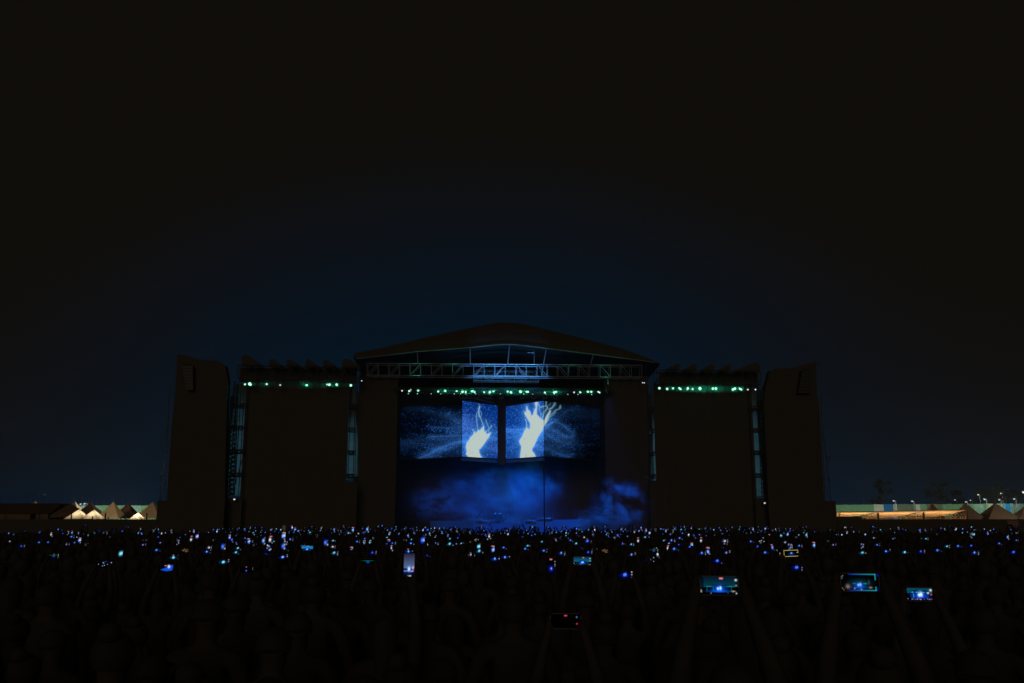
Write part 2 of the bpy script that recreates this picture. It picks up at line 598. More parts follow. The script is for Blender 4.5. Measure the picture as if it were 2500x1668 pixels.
# ------------------------------------------------------------------ wing trusses with covered hoists on top
for side, (x0, y0, x1, y1, peaks, dirn) in dict(
        left=(580, 893, 878, 899, ((606, 867, 1.5), (668, 877, 1), (711, 877, 1), (756, 877, 1), (799, 878, 1), (850, 876, 1.4)), 1),
        right=(1603, 904, 1856, 908, ((1649, 888, 1), (1690, 889, 1), (1734, 889, 1), (1774, 890, 1), (1836, 886, 1.9)), -1)).items():
    t = truss('wing_truss', f'dark truss along the top of the {side} stage wing above its green lights', x0, y0, x1, y1, 30, -.6, 1.4, 14 if side == 'left' else 12,
              mtl=M['dark_alu'], slope=lambda f, s=side: (s == 'right'), group='trusses over the two stage wings', r=.06)
    mid = MB().bar(st(x0, y0 + 22, -.62), st(x1, y1 + 22, -.62), .04)
    part(mid, 'chord', M['dark_alu'], t)
    for k, (px, py, s) in enumerate(peaks):
        p = st(px, py, -.4)
        yb = y0 + (y1 - y0) * (px - x0) / (x1 - x0)
        zb = st(px, yb, -.4)[2] + .07
        wdt = .62 * s
        mb = MB()
        prof = [(-wdt * .55 * dirn, zb), (-wdt * .62 * dirn, p[2] - .2), (-wdt * .3 * dirn, p[2]), (wdt * .15 * dirn, p[2] - .1), (wdt * .7 * dirn, (p[2] + zb) / 2), (wdt * 1.5 * dirn, zb)]
        mb.prism([(p[0] + a, -.55, z) for a, z in prof], (0, 1.2, 0))
        h = thing('hoist_cover', f'dark peaked rain cover on the {side} wing truss, {ordn(k + 1)} from the left', 'cover', (p[0], -.4, zb), 'peaked covers on the wing trusses')
        part(mb, 'cover_sheet', M['black_fabric'], h)
        part(MB().bar((p[0] - wdt * .6 * dirn, -.58, zb + .02), (p[0] + wdt * 1.5 * dirn, -.58, zb + .02), .035), 'hem_strap', M['black_steel'], h)
    drape('wing_header', f'dark mesh strip behind the {side} wing truss', st(x0 + 6, y0, 1.1)[0], st(x1 - 6, y1, 1.1)[0], 1.1, st(x0, y0 + 40, 1.1)[2], st(x0, y0 + 4, 1.1)[2], folds=.05,
          group='dark mesh strips behind the wing trusses')


# ------------------------------------------------------------------ scaffold towers with pale cladding
def lattice(mb, p0, p1, q0, q1, n, r):
    p0, p1, q0, q1 = map(np.asarray, (p0, p1, q0, q1))
    for k in range(n):
        a, b = k / n, (k + 1) / n
        if k % 2 == 0:
            mb.bar(p0 + (p1 - p0) * a, q0 + (q1 - q0) * b, r, n=4)
        else:
            mb.bar(q0 + (q1 - q0) * a, p0 + (p1 - p0) * b, r, n=4)


def tower(label, xt0, xt1, yt, xb0, xb1, yb, rings, wide, lampx=None, lampy=None, ladder=None, bottom_cut=None):
    w = 0.2
    tl, tr, bl, br = st(xt0, yt, w + 1.6), st(xt1, yt, w + 1.6), st(xb0, yb, w + 1.6), st(xb1, yb, w + 1.6)
    uc = (bl[0] + br[0]) / 2
    t = thing('scaffold_tower', label, 'tower', (uc, w, 0), 'clad scaffold towers of the stage')
    z0_ = min(bl[2], br[2]) + .1
    part(MB().box((min(tl[0], bl[0]) - (2.2 if wide and xb0 < 1200 else .6), w - .4, 0), (max(tr[0], br[0]) + (2.2 if wide and xb0 > 1200 else .6), w - .35, z0_ - .35)), 'base_panel', M['black_fabric'], t)
    if bottom_cut:
        br = st(*bottom_cut, w + 1.6)
    part(MB().prism([tl, tr, br, bl], (0, .04, 0)), 'cladding_sheet', M['cladding'], t)
    f0 = st(xb0, yb, w)[0]
    f1 = st(xb1, yb, w)[0]
    ft0, ft1 = st(xt0, yt, w)[0], st(xt1, yt, w)[0]
    ztop, zbot = st(xt0, yt, w)[2] + .3, 0.0
    for a, b in ((f0, ft0), (f1, ft1)):
        for ww in (w, w + 1.3):
            part(MB().bar((a, ww, zbot), (b, ww, ztop), .055 if wide else .04), 'leg', M['black_steel'], t)
    for y in rings:
        za, zb2 = st(xb0, y, w)[2], st(xb0, y + 7, w)[2]
        pa = f0 + (ft0 - f0) * (za / ztop)
        pb = f1 + (ft1 - f1) * (za / ztop)
        mb = MB()
        for ww in (w, w + 1.3):
            mb.bar((pa, ww, za), (pb, ww, za), .05)
            mb.bar((pa, ww, zb2), (pb, ww, zb2), .05)
            lattice(mb, (pa, ww, za), (pb, ww, za), (pa, ww, zb2), (pb, ww, zb2), 6 if wide else 3, .03)
        for xx, zz in ((pa, za), (pb, za), (pa, zb2), (pb, zb2)):
            mb.bar((xx, w, zz), (xx, w + 1.3, zz), .04)
        part(mb, 'ring_frame', M['black_steel'], t)
    if ladder:
        (la, lb), (lc, ld) = ladder           # bottom and top pixel columns of the lattice mast in front of the cladding
        p0, p1 = st(lc, yb, w + .4), st(ld, yb, w + .4)
        q0, q1 = st(la, yt + 30, w + .4), st(lb, yt + 30, w + .4)
        mb = MB()
        mb.bar(p0, q0, .05).bar(p1, q1, .05)
        n = 44
        for k in range(n + 1):
            f = k / n
            mb.bar(p0 + (q0 - p0) * f, p1 + (q1 - p1) * f, .03, n=4)
        lattice(mb, p0, q0, p1, q1, n, .035)
        mb.bar(p0 + (0, .5, 0), q0 + (0, .5, 0), .05).bar(p1 + (0, .5, 0), q1 + (0, .5, 0), .05)
        lattice(mb, p0 + (0, .5, 0), q0 + (0, .5, 0), p1 + (0, .5, 0), q1 + (0, .5, 0), n, .035)
        part(mb, 'ladder_mast', M['black_steel'], t)
        for fx in (.62, .86):
            a = st(xb0 + (xb1 - xb0) * fx, yb, w + .9)
            b = st(xt0 + (xt1 - xt0) * (fx - .05), yt, w + .9)
            part(MB().bar(a, b, .045), 'brace', M['black_steel'], t)
        a = st(xb0 + (xb1 - xb0) * .50, yb, w + .95)
        b = st(xt0 + (xt1 - xt0) * .8, yb - 110, w + .95)
        part(MB().bar(a, b, .04), 'brace', M['black_steel'], t)
    if lampx:
        p = st(lampx, lampy, w - .8)
        fx = part(MB().cbox((p[0], p[1], p[2]), (.3, .25, .28)), 'work_light', M['fixture'], t)
        part(MB().cbox((p[0], p[1] - .13, p[2] + .02), (.16, .02, .1)), 'lens', emat('work_lens', (1, .97, .9), 0.9), fx)
    return t


tower('wide clad scaffold tower at the outer end of the left stage wing', 572, 603, 938, 546, 588, 1210, (985, 1040, 1098, 1155), True, 573, 1220, ((564, 577), (551, 569)))
tower('wide clad scaffold tower at the outer end of the right stage wing', 1829, 1862, 950, 1842, 1879, 1212, (993, 1046, 1101, 1157), True, 1866, 1229, ((1852, 1866), (1865, 1880)))
tower('narrow clad tower between the left wing curtain and the stage opening', 853, 868, 943, 844.5, 863, 1172, (987, 1045, 1101, 1158), False, bottom_cut=(876, 1162))
tower('narrow clad tower between the stage opening and the right wing curtain', 1589, 1596, 950, 1590.5, 1603, 1174, (994, 1048, 1104, 1159), False)
part_b = MB().prism([st(1573, 1164, 1.9), st(1590, 1164, 1.9), st(1590, 1171, 1.9)], (0, .05, 0))
single(part_b, 'cladding_flap', M['cladding'], 'small loose pale cladding flap at the foot of the right narrow tower', 'flap', st(1580, 1166, 1.9))

# ------------------------------------------------------------------ black clad speaker towers at both ends
for side, outline, arr, basebox in (
        ('left', [(407, 1224), (412, 1140), (419, 1040), (430, 930), (432, 866), (446, 866), (468, 872), (489, 879), (514, 879.5), (532, 881), (550, 893), (556, 930), (553, 1000), (549, 1224)], (447, 470, 893, 952), (385, 549, 1222)),
        ('right', [(1876, 1224), (1868, 1050), (1866, 985), (1870, 945), (1880, 905), (1900, 899), (1922, 900), (1955, 892), (1988, 883), (1993, 886), (1995, 960), (2001, 1000), (2012, 1224)], (1957, 1981, 905, 960), (1876, 2040, 1223))):
    w = -1.5
    xs0, xs1 = outline[0][0], outline[-1][0]
    pts = [st(x, y, w) for x, y in outline]
    uc = (pts[0][0] + pts[-1][0]) / 2
    t = thing('speaker_tower', f'tall tower wrapped in black cloth beyond the {side} wing', 'tower', (uc, w, 0), 'black wrapped speaker towers')
    part(MB().prism(pts, (0, .06, 0)), 'front_cloth', M['black_fabric'], t)
    part(MB().prism([p + np.array([0, .9, 0]) for p in pts], (0, .06, 0)), 'rear_cloth', M['black_fabric'], t)
    for idx in (0, -1):
        e = 1 if idx == 0 else -2
        seq = pts[:5] if idx == 0 else pts[-5:]
        mb = MB()
        o = [p + np.array([0, .07, 0]) for p in seq] + [p + np.array([0, .89, 0]) for p in seq[::-1]]
        for i in range(len(seq) - 1):
            mb.add([seq[i] + np.array([0, .07, 0]), seq[i + 1] + np.array([0, .07, 0]), seq[i + 1] + np.array([0, .89, 0]), seq[i] + np.array([0, .89, 0])], [(0, 1, 2, 3)])
        part(mb, 'side_cloth', M['black_fabric'], t)
    for uu in (pts[1][0] + .4, pts[-2][0] - .4):
        for ww in (w + .2, w + .75):
            part(MB().bar((uu, ww, 0), (uu, ww, 14.0), .06), 'leg', M['black_steel'], t)
    tie = st(432 if side == 'left' else 1993, 890, w - .05)
    part(MB().bar(tie, tie + np.array([(-.45 if side == 'left' else .45), 0, .25]), .03), 'tie_bar', M['dark_alu'], t)
    la = thing('line_array', f'curved column of grey speaker boxes hanging high on the {side} wrapped tower', 'speaker', st((arr[0] + arr[1]) / 2, arr[2], w - .6), 'hanging line arrays')
    n = 8
    for k in range(n):
        y0 = arr[2] + (arr[3] - arr[2]) * k / n
        y1 = arr[2] + (arr[3] - arr[2]) * (k + .93) / n
        sh = 2.2 * (k / n) ** 2 * (1 if side == 'left' else -1) + k * (.8 if side == 'left' else -.8)
        c0 = st(arr[0] + sh, y0, w - .75)
        c1 = st(arr[1], y1, w - .75)
        cab = part(MB().box((min(c0[0], c1[0]), w - .75 + .02 * k, c1[2]), (max(c0[0], c1[0]), w - .1, c0[2])), 'cabinet', M['fixture'], la)
    cc = st((arr[0] + arr[1]) / 2, arr[2] - 3, w - .4)
    part(MB().bar(cc + (-.4, 0, 0), cc + (.4, 0, 0), .06), 'fly_bar', M['black_steel'], la)
    p0, p1 = st(basebox[0], basebox[2], w - .3), st(basebox[1], basebox[2], w - .3)
    bb = thing('base_cabin', f'low black clad block at the foot of the {side} speaker tower', 'block', ((p0[0] + p1[0]) / 2, w, 0), 'black blocks at the speaker towers')
    part(MB().box((p0[0], w - .3, 0), (p1[0], w - .05, p0[2])), 'front_wall', M['hoarding'], bb)
    part(MB().box((p0[0], w - .045, p0[2] - .1), (p1[0], w + 3.6, p0[2] - .02)), 'top_sheet', M['hoarding'], bb)
    # lattice mast outside the tower
    ms = thing('guy_mast', f'slender lattice mast braced against the outside of the {side} speaker tower', 'mast', st(398 if side == 'left' else 2022, 1230, w + 1), 'lattice masts beside the speaker towers')
    L = [((389, 1222), (413, 1000)), ((404, 1222), (413, 960))] if side == 'left' else [((2030, 1226), (2010, 1060)), ((2014, 1226), (2004, 960))]
    for pa, pb in L:
        part(MB().bar(st(*pa, w + 1), st(*pb, w + 1), .035), 'leg', M['dark_alu'], ms)
    zz = [(391, 1222, 406, 1175), (390, 1163, 407, 1163), (392, 1160, 405, 1128), (393, 1222, 393, 1163), (395, 1105, 411, 1105), (396, 1150, 410, 1105), (401, 1060, 414, 1060), (400, 1100, 412, 1060), (406, 1190, 391, 1160)] if side == 'left' else \
        [(2025, 1112, 2010, 1082), (2026, 1115, 2005, 1118), (2027, 1170, 2008, 1170), (2010, 1168, 2026, 1116), (2029, 1222, 2010, 1175), (2013, 1222, 2028, 1172), (2006, 1063, 2012, 1063)]
    for k, (xa, ya, xb, yb) in enumerate(zz):
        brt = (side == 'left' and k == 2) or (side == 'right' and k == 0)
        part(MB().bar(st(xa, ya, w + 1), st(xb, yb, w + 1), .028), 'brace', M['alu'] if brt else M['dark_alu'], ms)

# ------------------------------------------------------------------ green lit fixtures
LENS_G = emat('green_lens', (0.42, 1.0, 0.64), 1.4)
LENS_W = emat('white_lens', (0.9, 1.0, 1.0), 1.0)
GREEN = (0.03, 1.0, 0.40)


def fixture(px, py, w, size, label, group, lens, power, hang=None):
    p = st(px, py, w)
    t = thing('stage_light', label, 'stage light', p, group)
    s = .16
    part(MB().bar(p + (0, .02, 0), p + (0, .34, .03), s * .8, s * .62, n=10), 'head', M['fixture'], t, True)
    y = MB()
    y.tube([p + (-s, .15, .02), p + (-s, .15, .26), p + (s, .15, .26), p + (s, .15, .02)], .025)
    y.bar(p + (0, .15, .26), p + (0, .15, .42), .05)
    part(y, 'yoke', M['fixture'], t)
    le = part(MB().lathe((0, 0, 0), [(.001, 0), (size, 0), (size * .8, .03), (.001, .045)], 12), 'lens', lens, t, True)
    # the lens disc faces the crowd
    me = le.data
    base = np.asarray(BASE[t.name])
    for v in me.vertices:
        c = np.array(v.co) + base
        v.co = (c[0], -c[2] + 0.018, c[1])
    if power:
        lm = lamp('SPOT', s2w(p + np.array([0, -.13, 0])), power, GREEN, .05, s2w(p + np.array([0, -4.2, -.9])), 160, .6)
        lm.name = 'green_lamp'
    return t


center = [(981.6, 954, 0), (999, 955, 1), (1002.7, 952, 0), (1021, 953, 2), (1069.8, 956, 1), (1086.8, 954, 2), (1115, 954.7, 1), (1129, 957, 2), (1137, 957, 1), (1152.5, 955, 2), (1158.6, 957.5, 1),
          (1182, 957.6, 1), (1196, 957.5, 2), (1204.6, 955.5, 1), (1239.6, 956, 1), (1247.5, 958, 2), (1271, 956, 3), (1285.6, 956.6, 1), (1289.5, 956.8, 0), (1330, 958.5, 1), (1353, 958.3, 2), (1357.5, 956, 2),
          (1401.7, 958, 0), (1416.7, 958, 1), (1435.4, 956, 2), (1443.5, 956, 2), (1461, 956.5, 1), (1464, 958.8, 0), (1484.8, 958, 0)]
left = [(598, 938.5, 1), (609.5, 937.5, 3), (612, 939.5, 1), (651, 938, 1), (684, 940.3, 0), (749, 940.5, 1), (798.3, 939, 0), (804, 939.3, 2), (822, 939.3, 2), (856.5, 941, 2)]
right = [(1610, 948, 2), (1629, 949.6, 2), (1643.4, 948.5, 1), (1658.5, 948, 1), (1661.5, 950, 1), (1679.5, 948.3, 2), (1678, 950.4, 0), (1691, 950, 1), (1709, 948.6, 3), (1740.5, 949, 2), (1748, 949, 2),
         (1789.5, 951, 2), (1794.5, 949, 2), (1806, 949, 1), (1810, 951, 1), (1826, 951.3, 0), (1844.6, 951.3, 0)]
SZ = (.075, .095, .12, .15)
PW = (0, 12, 27, 48)
for rowname, rows, w in (('middle stage truss', center, 1.0), ('left stage wing', left, -.7), ('right stage wing', right, -.7)):
    for i, (px, py, s) in enumerate(rows):
        kind = ('tiny pale green', 'small green', 'bright green', 'largest bright green')[s]
        fixture(px, py, w, SZ[s], f'{kind} stage light on the {rowname}, {ordn(i + 1)} from the left', f'green stage lights on the {rowname}', LENS_G if s else LENS_W, PW[s])
for i, (px, py) in enumerate(((883, 930), (1569, 934.6), (1573, 934.8))):
    fixture(px, py, -.3, .05, ('tiny white light at the right end of the left wing truss', 'tiny white light at the left end of the right wing, left of a pair', 'tiny white light at the left end of the right wing, right of a pair')[i],
            'tiny white truss end lights', LENS_W, 0)

# row of moving heads with glinting yokes
row2 = [994, 1021.6, 1050, 1078.5, 1106, 1127, 1134, 1164, 1191, 1224, 1275, 1303, 1329.5, 1356, 1383, 1413, 1441]
for i, px in enumerate(row2):
    p = st(px, 968 + (px - 990) * .004, 2.3)
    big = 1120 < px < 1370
    t = thing('moving_head', f"{'blue glinting' if big else 'dark'} moving head fixture in the row just above the screens, {ordn(i + 1)} from the left", 'stage light', p, 'moving heads hung above the screens')
    r = .21
    part(MB().tube([p + (-r, 0, .18), p + (-r * .9, 0, -.02), p + (-r * .45, 0, -.17), p + (r * .45, 0, -.17), p + (r * .9, 0, -.02), p + (r, 0, .18)], .035), 'yoke', M['alu'] if big else M['dark_alu'], t)  # middle yokes get paler metal, standing in for their blue glint
    part(MB().cbox(p + np.array((0, 0, .3)), (.5, .3, .2)), 'base', M['fixture'], t)
    part(MB().bar(p + (0, .02, .1), p + (0, .25, -.1), .12, .13, n=10), 'head', M['fixture'], t, True)
    lz = part(MB().cbox(p + np.array((-.1 if i % 2 else .12, -.16, .24 if not big else .26)), (.07, .02, .05)), 'indicator', LENS_W, t)

# ------------------------------------------------------------------ video screens
def seg_dist(X, Y, pts):
    d = np.full(X.shape, 1e9)
    for (x0, y0), (x1, y1) in zip(pts[:-1], pts[1:]):
        vx, vy = x1 - x0, y1 - y0
        t = np.clip(((X - x0) * vx + (Y - y0) * vy) / (vx * vx + vy * vy + 1e-9), 0, 1)
        d = np.minimum(d, np.hypot(X - x0 - t * vx, Y - y0 - t * vy))
    return d


def inside(X, Y, poly):
    r = np.zeros(X.shape, bool)
    n = len(poly)
    for i in range(n):
        x0, y0 = poly[i]
        x1, y1 = poly[(i + 1) % n]
        c = ((y0 > Y) != (y1 > Y)) & (X < (x1 - x0) * (Y - y0) / (y1 - y0 + 1e-12) + x0)
        r ^= c
    return r


def smooth_pts(pts, k=6):
    pts = np.asarray(pts, float)
    if len(pts) < 3:
        return [tuple(p) for p in pts]
    outp = []
    P = np.vstack([2 * pts[0] - pts[1], pts, 2 * pts[-1] - pts[-2]])
    for i in range(1, len(P) - 2):
        for j in range(k):
            t = j / k
            outp.append(.5 * (2 * P[i] + (-P[i - 1] + P[i + 1]) * t + (2 * P[i - 1] - 5 * P[i] + 4 * P[i + 1] - P[i + 2]) * t * t + (-P[i - 1] + 3 * P[i] - 3 * P[i + 1] + P[i + 2]) * t ** 3))
    outp.append(pts[-1])
    return [tuple(p) for p in outp]


SCL = 8.393


def cl(pts):
    return [(960 + x / SCL, 960 + y / SCL) for x, y in pts]


def cr(pts):
    return [(1200 + x / SCL, 960 + y / SCL) for x, y in pts]


HAND_L = cl([(1530, 1330), (1530, 1290), (1500, 1240), (1510, 1180), (1490, 1110), (1510, 1020), (1560, 960), (1595, 905), (1640, 850), (1720, 812), (1775, 770), (1850, 690), (1858, 760), (1890, 850), (1990, 820), (1960, 890), (1900, 980), (1850, 1050), (1790, 1130), (1757, 1150), (1760, 1220), (1790, 1290), (1830, 1340)])
HAND_R = cr([(585, 1345), (600, 1210), (615, 1090), (580, 1020), (572, 980), (640, 870), (690, 760), (740, 730), (790, 740), (795, 620), (750, 540), (700, 460), (678, 410), (690, 378), (715, 400), (722, 270), (742, 340), (790, 380), (806, 440), (798, 490), (850, 450), (880, 350), (912, 300), (890, 190), (942, 185), (925, 330), (922, 430), (960, 490), (1040, 540), (1078, 580), (1130, 460), (1200, 352), (1212, 368), (1160, 500), (1132, 590), (1070, 680), (1030, 780), (960, 880), (920, 960), (880, 1060), (830, 1140), (830, 1190), (872, 1240), (915, 1330)])
TONGUES = [cl(p) for p in ([(1640, 870), (1652, 785), (1702, 830)], [(1690, 840), (1742, 745), (1775, 810)], [(1770, 800), (1856, 672), (1852, 780)], [(1855, 860), (1912, 770), (1905, 890)], [(1900, 870), (2012, 795), (1955, 900)], [(1560, 970), (1575, 905), (1625, 890)], [(1530, 1290), (1490, 1250), (1520, 1180)])] + [cr(p) for p in ([(640, 880), (668, 770), (720, 760)], [(690, 770), (715, 690), (750, 740)], [(800, 500), (822, 440), (850, 470)], [(925, 440), (965, 470), (1000, 530)])]
WISPS = [(cl([(1772, 270), (1755, 350), (1760, 450), (1778, 490)]), 1.1, .85), (cl([(1770, 450), (1800, 540), (1830, 620), (1860, 700)]), .9, .6), (cl([(1755, 360), (1715, 410), (1710, 520), (1720, 650), (1735, 770)]), .9, .5),
         (cl([(1790, 370), (1810, 420), (1800, 500)]), .6, .35), (cl([(1630, 740), (1660, 780), (1725, 810)]), .8, .7), (cl([(2020, 670), (1990, 710), (1890, 800)]), .8, .7), (cl([(1900, 550), (1920, 620), (1960, 720), (1955, 800)]), .7, .6),
         (cl([(1850, 690), (1780, 760), (1740, 800)]), 1.0, .8), (cl([(1600, 720), (1640, 800)]), .5, .4), (cl([(1740, 210), (1770, 260)]), .8, .25),
         (cr([(950, 200), (970, 250), (1000, 290), (1060, 270), (1110, 260), (1120, 180)]), .9, .75), (cr([(1110, 260), (1145, 300), (1090, 380), (1070, 440), (1040, 510)]), 1.2, .7), (cr([(985, 285), (980, 340), (1010, 420), (1000, 500)]), .9, .5),
         (cr([(1060, 280), (1080, 320), (1060, 400), (1010, 440)]), .8, .45), (cr([(1130, 270), (1190, 240), (1210, 210)]), .6, .4), (cr([(1300, 200), (1270, 260), (1240, 300), (1180, 330)]), 1.3, .7), (cr([(1300, 215), (1310, 250), (1260, 280)]), .7, .4),
         (cr([(1412, 255), (1390, 300), (1420, 300), (1385, 325), (1310, 350), (1270, 400), (1210, 440), (1180, 510), (1160, 560)]), .8, .65), (cr([(1310, 350), (1310, 400), (1200, 490)]), .7, .5), (cr([(1412, 255), (1418, 300)]), .8, .6),
         (cr([(695, 530), (718, 620), (708, 730)]), .9, .75), (cr([(718, 620), (745, 680), (750, 730)]), .7, .5), (cr([(925, 430), (960, 500), (1050, 545)]), 1.2, .5)]
STREAMS = [(cl([(1600, 885), (1420, 870), (1200, 880), (950, 885), (760, 890)]), 1.0, .42), (cl([(1530, 985), (1400, 990), (1250, 1025), (1000, 1110), (850, 1190), (700, 1270), (540, 1330)]), 2.6, .42), (cl([(1500, 1000), (1250, 1060), (1000, 1170), (800, 1300)]), 7, .13),
           (cl([(1420, 560), (1300, 520), (1150, 460), (900, 420), (600, 330), (250, 300)]), 7, .07), (cl([(1420, 640), (1250, 540), (1100, 470)]), 5, .14), (cl([(1420, 700), (1150, 710), (760, 695)]), 1.6, .14), (cl([(1420, 780), (1250, 770), (1180, 790)]), 2, .12),
           (cl([(1420, 930), (1000, 950), (500, 960), (200, 1010)]), 4, .07), (cl([(1000, 1110), (600, 1050), (200, 1090)]), 8, .05), (cl([(1920, 915), (2140, 925)]), 1.2, .45), (cl([(1900, 900), (2050, 800), (2140, 770)]), 3, .12),
           (cl([(1830, 1100), (1980, 1130), (2140, 1180)]), 4, .15), (cl([(1440, 560), (1600, 650), (1700, 800)]), 9, .12),
           (cr([(300, 740), (480, 755), (700, 735)]), 1.5, .5), (cr([(300, 790), (500, 800), (660, 850)]), 3, .3), (cr([(300, 920), (450, 900), (620, 850)]), 3, .22), (cr([(300, 1150), (450, 1080), (580, 1010)]), 4, .12),
           (cr([(1060, 690), (1180, 640), (1300, 590), (1450, 650), (1560, 740), (1640, 800), (1675, 830), (1640, 910), (1530, 890), (1400, 830), (1250, 760)]), 1.3, .42), (cr([(1080, 670), (1150, 660), (1240, 600)]), 2.5, .6),
           (cr([(990, 880), (1060, 830), (1110, 825), (1230, 890), (1400, 1000), (1600, 1020)]), 2.2, .28), (cr([(1050, 780), (1150, 690)]), 1.4, .4), (cr([(970, 940), (1010, 970), (1060, 900)]), 3, .3), (cr([(900, 1080), (1020, 1150), (1180, 1150), (1300, 1220), (1450, 1270), (1620, 1330)]), 2.6, .26),
           (cr([(1100, 700), (1300, 780), (1500, 900), (1700, 1000)]), 10, .11), (cr([(1150, 1000), (1350, 1100), (1600, 1260)]), 10, .08), (cr([(1150, 560), (1400, 420), (1700, 330), (2150, 400)]), 9, .08), (cr([(1700, 450), (2200, 520)]), 9, .035), (cr([(2000, 760), (2220, 860)]), 8, .03)]
STREAMS = [(smooth_pts(p), w, a) for p, w, a in STREAMS]
WISPS = [(smooth_pts(p), w, a) for p, w, a in WISPS]


def led_color(X, Y, inner):
    """light given off by the LED wall at the picture it shows, linear RGB"""
    sh = X.shape
    glow = np.zeros(sh)
    dens = np.zeros(sh)
    for p, w, a in STREAMS:
        d = seg_dist(X, Y, p)
        glow += a * np.exp(-(d / w) ** 2) * .55 + a * .25 * np.exp(-(d / (w * 3 + 2)) ** 2)
        dens += a * np.exp(-(d / (w * 2.5 + 5)) ** 2)
    wis = np.zeros(sh)
    for p, w, a in WISPS:
        d = seg_dist(X, Y, p)
        wis = np.maximum(wis, a * np.exp(-(d / w) ** 2) + a * .20 * np.exp(-(d / (w * 3.2)) ** 2))
    jx = .7 * np.sin(Y * 1.9 + np.sin(X * 1.3)) + .45 * np.sin(Y * 4.1 + X * 2.2)
    jy = .8 * np.sin(X * 2.1 + np.sin(Y * 1.1)) + .45 * np.sin(X * 4.7 - Y * 1.6)
    up = np.clip((1112 - Y) / 60.0, .15, 1.0)
    hand = inside(X + jx * up, Y + jy * up, HAND_L) | inside(X + jx * up, Y + jy * up, HAND_R)
    for tg in TONGUES:
        hand = hand | inside(X, Y, tg)
    hd = np.minimum(seg_dist(X, Y, HAND_L + HAND_L[:1]), seg_dist(X, Y, HAND_R + HAND_R[:1]))
    halo = np.exp(-hd / 2.5) * .75 + np.exp(-hd / 12.0) * .30
    LR = rng.random((400, 900))
    LR2 = rng.random((400, 900))
    ii, jj = ((Y - 900) / .85).astype(int) % 400, ((X - 900) / .85).astype(int) % 900
    rnd = LR[ii, jj]
    far = np.minimum(np.hypot(X - 1090, (Y - 1075) * 1.2), np.hypot(X - 1290, (Y - 1050) * 1.2))
    base = np.exp(-far / 60.0)
    if inner:
        bgc = lin((0, 48, 132)) * (0.62 + .75 * base)[..., None]
        pdens = .22 + 1.3 * dens + .45 * base
    else:
        edge = np.clip((Y - 990 - 8 * np.sin(X / 19.0) - 5 * np.sin(X / 7.3)) / 14.0, 0, 1)
        bgc = lin((0, 22, 66)) * (0.03 + .60 * base + 1.0 * np.clip(dens, 0, 1))[..., None] * edge[..., None]
        pdens = (.09 + 1.7 * dens + .16 * base) * edge
    spk = np.where(rnd < np.clip(pdens, 0, .8) * .40, LR2[ii, jj] ** 2.4 * 1.9, 0)
    flow = .5 + .5 * np.sin(Y / 5.0 + 1.6 * np.sin(X / 37.0) + .6 * np.sin(X / 11.0 + Y / 9.0)) * np.sin(Y / 13.0 - X / 61.0 + 1)
    flow = np.clip(flow * 1.5 - .2, .08, 1.2)
    if not inner:
        bgc = bgc * flow[..., None]
        glow = glow * .7
        spk = spk * (.35 + .65 * flow)
    col = bgc + spk[..., None] * lin((58, 120, 210)) * (1.1 if inner else .75) + (glow * (.5 + 1.0 * rng.random(sh)))[..., None] * lin((70, 138, 228)) * 1.15
    purple = np.exp(-(np.hypot(X - 1140, (Y - 1040) * .9) / 22) ** 2) + .6 * np.exp(-(np.hypot(X - 1205, (Y - 1090)) / 18) ** 2) + .5 * np.exp(-(np.hypot(X - 1320, (Y - 1090)) / 14) ** 2)
    if inner:
        col += purple[..., None] * lin((52, 60, 112)) * (.5 + .5 * rng.random(sh))[..., None] * .8
    col += halo[..., None] * lin((70, 145, 215)) * (1.0 if inner else .35)
    white = lin((186, 202, 196))
    col = col * (1 - np.clip(wis, 0, 1))[..., None] + np.clip(wis, 0, 1)[..., None] * lin((135, 192, 228))
    col[hand] = white
    soft = np.exp(-(hd / 1.4) ** 2) * .8
    col = np.where((~hand)[..., None], np.maximum(col, lin((150, 195, 220)) * soft[..., None]), col)
    if not inner:
        col = col * np.clip(1.25 - far / 165.0, .30, 1.0)[..., None]
    for (x, y, r) in ((1153, 1106, 1.6), (1284.5, 1113, 2.2), (1281, 1072, 1.4)):
        k = np.exp(-(np.hypot((X - x) * 1.6, (Y - y) * .7) / r) ** 2) * .45
        col = col * (1 - k[..., None]) + k[..., None] * lin((90, 120, 140))
    return np.clip(col, 0, 1)


def col_mesh(name, V, F, colors):
    me = bpy.data.meshes.new(name)
    me.vertices.add(len(V))
    me.vertices.foreach_set('co', np.asarray(V, np.float32).ravel())
    F = np.asarray(F, np.int32)
    me.loops.add(F.size)
    me.loops.foreach_set('vertex_index', F.ravel())
    me.polygons.add(len(F))
    me.polygons.foreach_set('loop_start', np.arange(0, F.size, 4, dtype=np.int32))
    me.polygons.foreach_set('loop_total', np.full(len(F), 4, np.int32))
    me.update(calc_edges=True)
    at_ = me.attributes.new('col', 'FLOAT_COLOR', 'POINT')
    c = np.ones((len(V), 4), np.float32)
    c[:, :3] = colors
    at_.data.foreach_set('color', c.ravel())
    me.validate()
    return me


def grid_faces(nu, nv):
    i, j = np.meshgrid(np.arange(nu - 1), np.arange(nv - 1))
    a = (j * nu + i).ravel()
    return np.stack([a, a + 1, a + nu + 1, a + nu], 1)


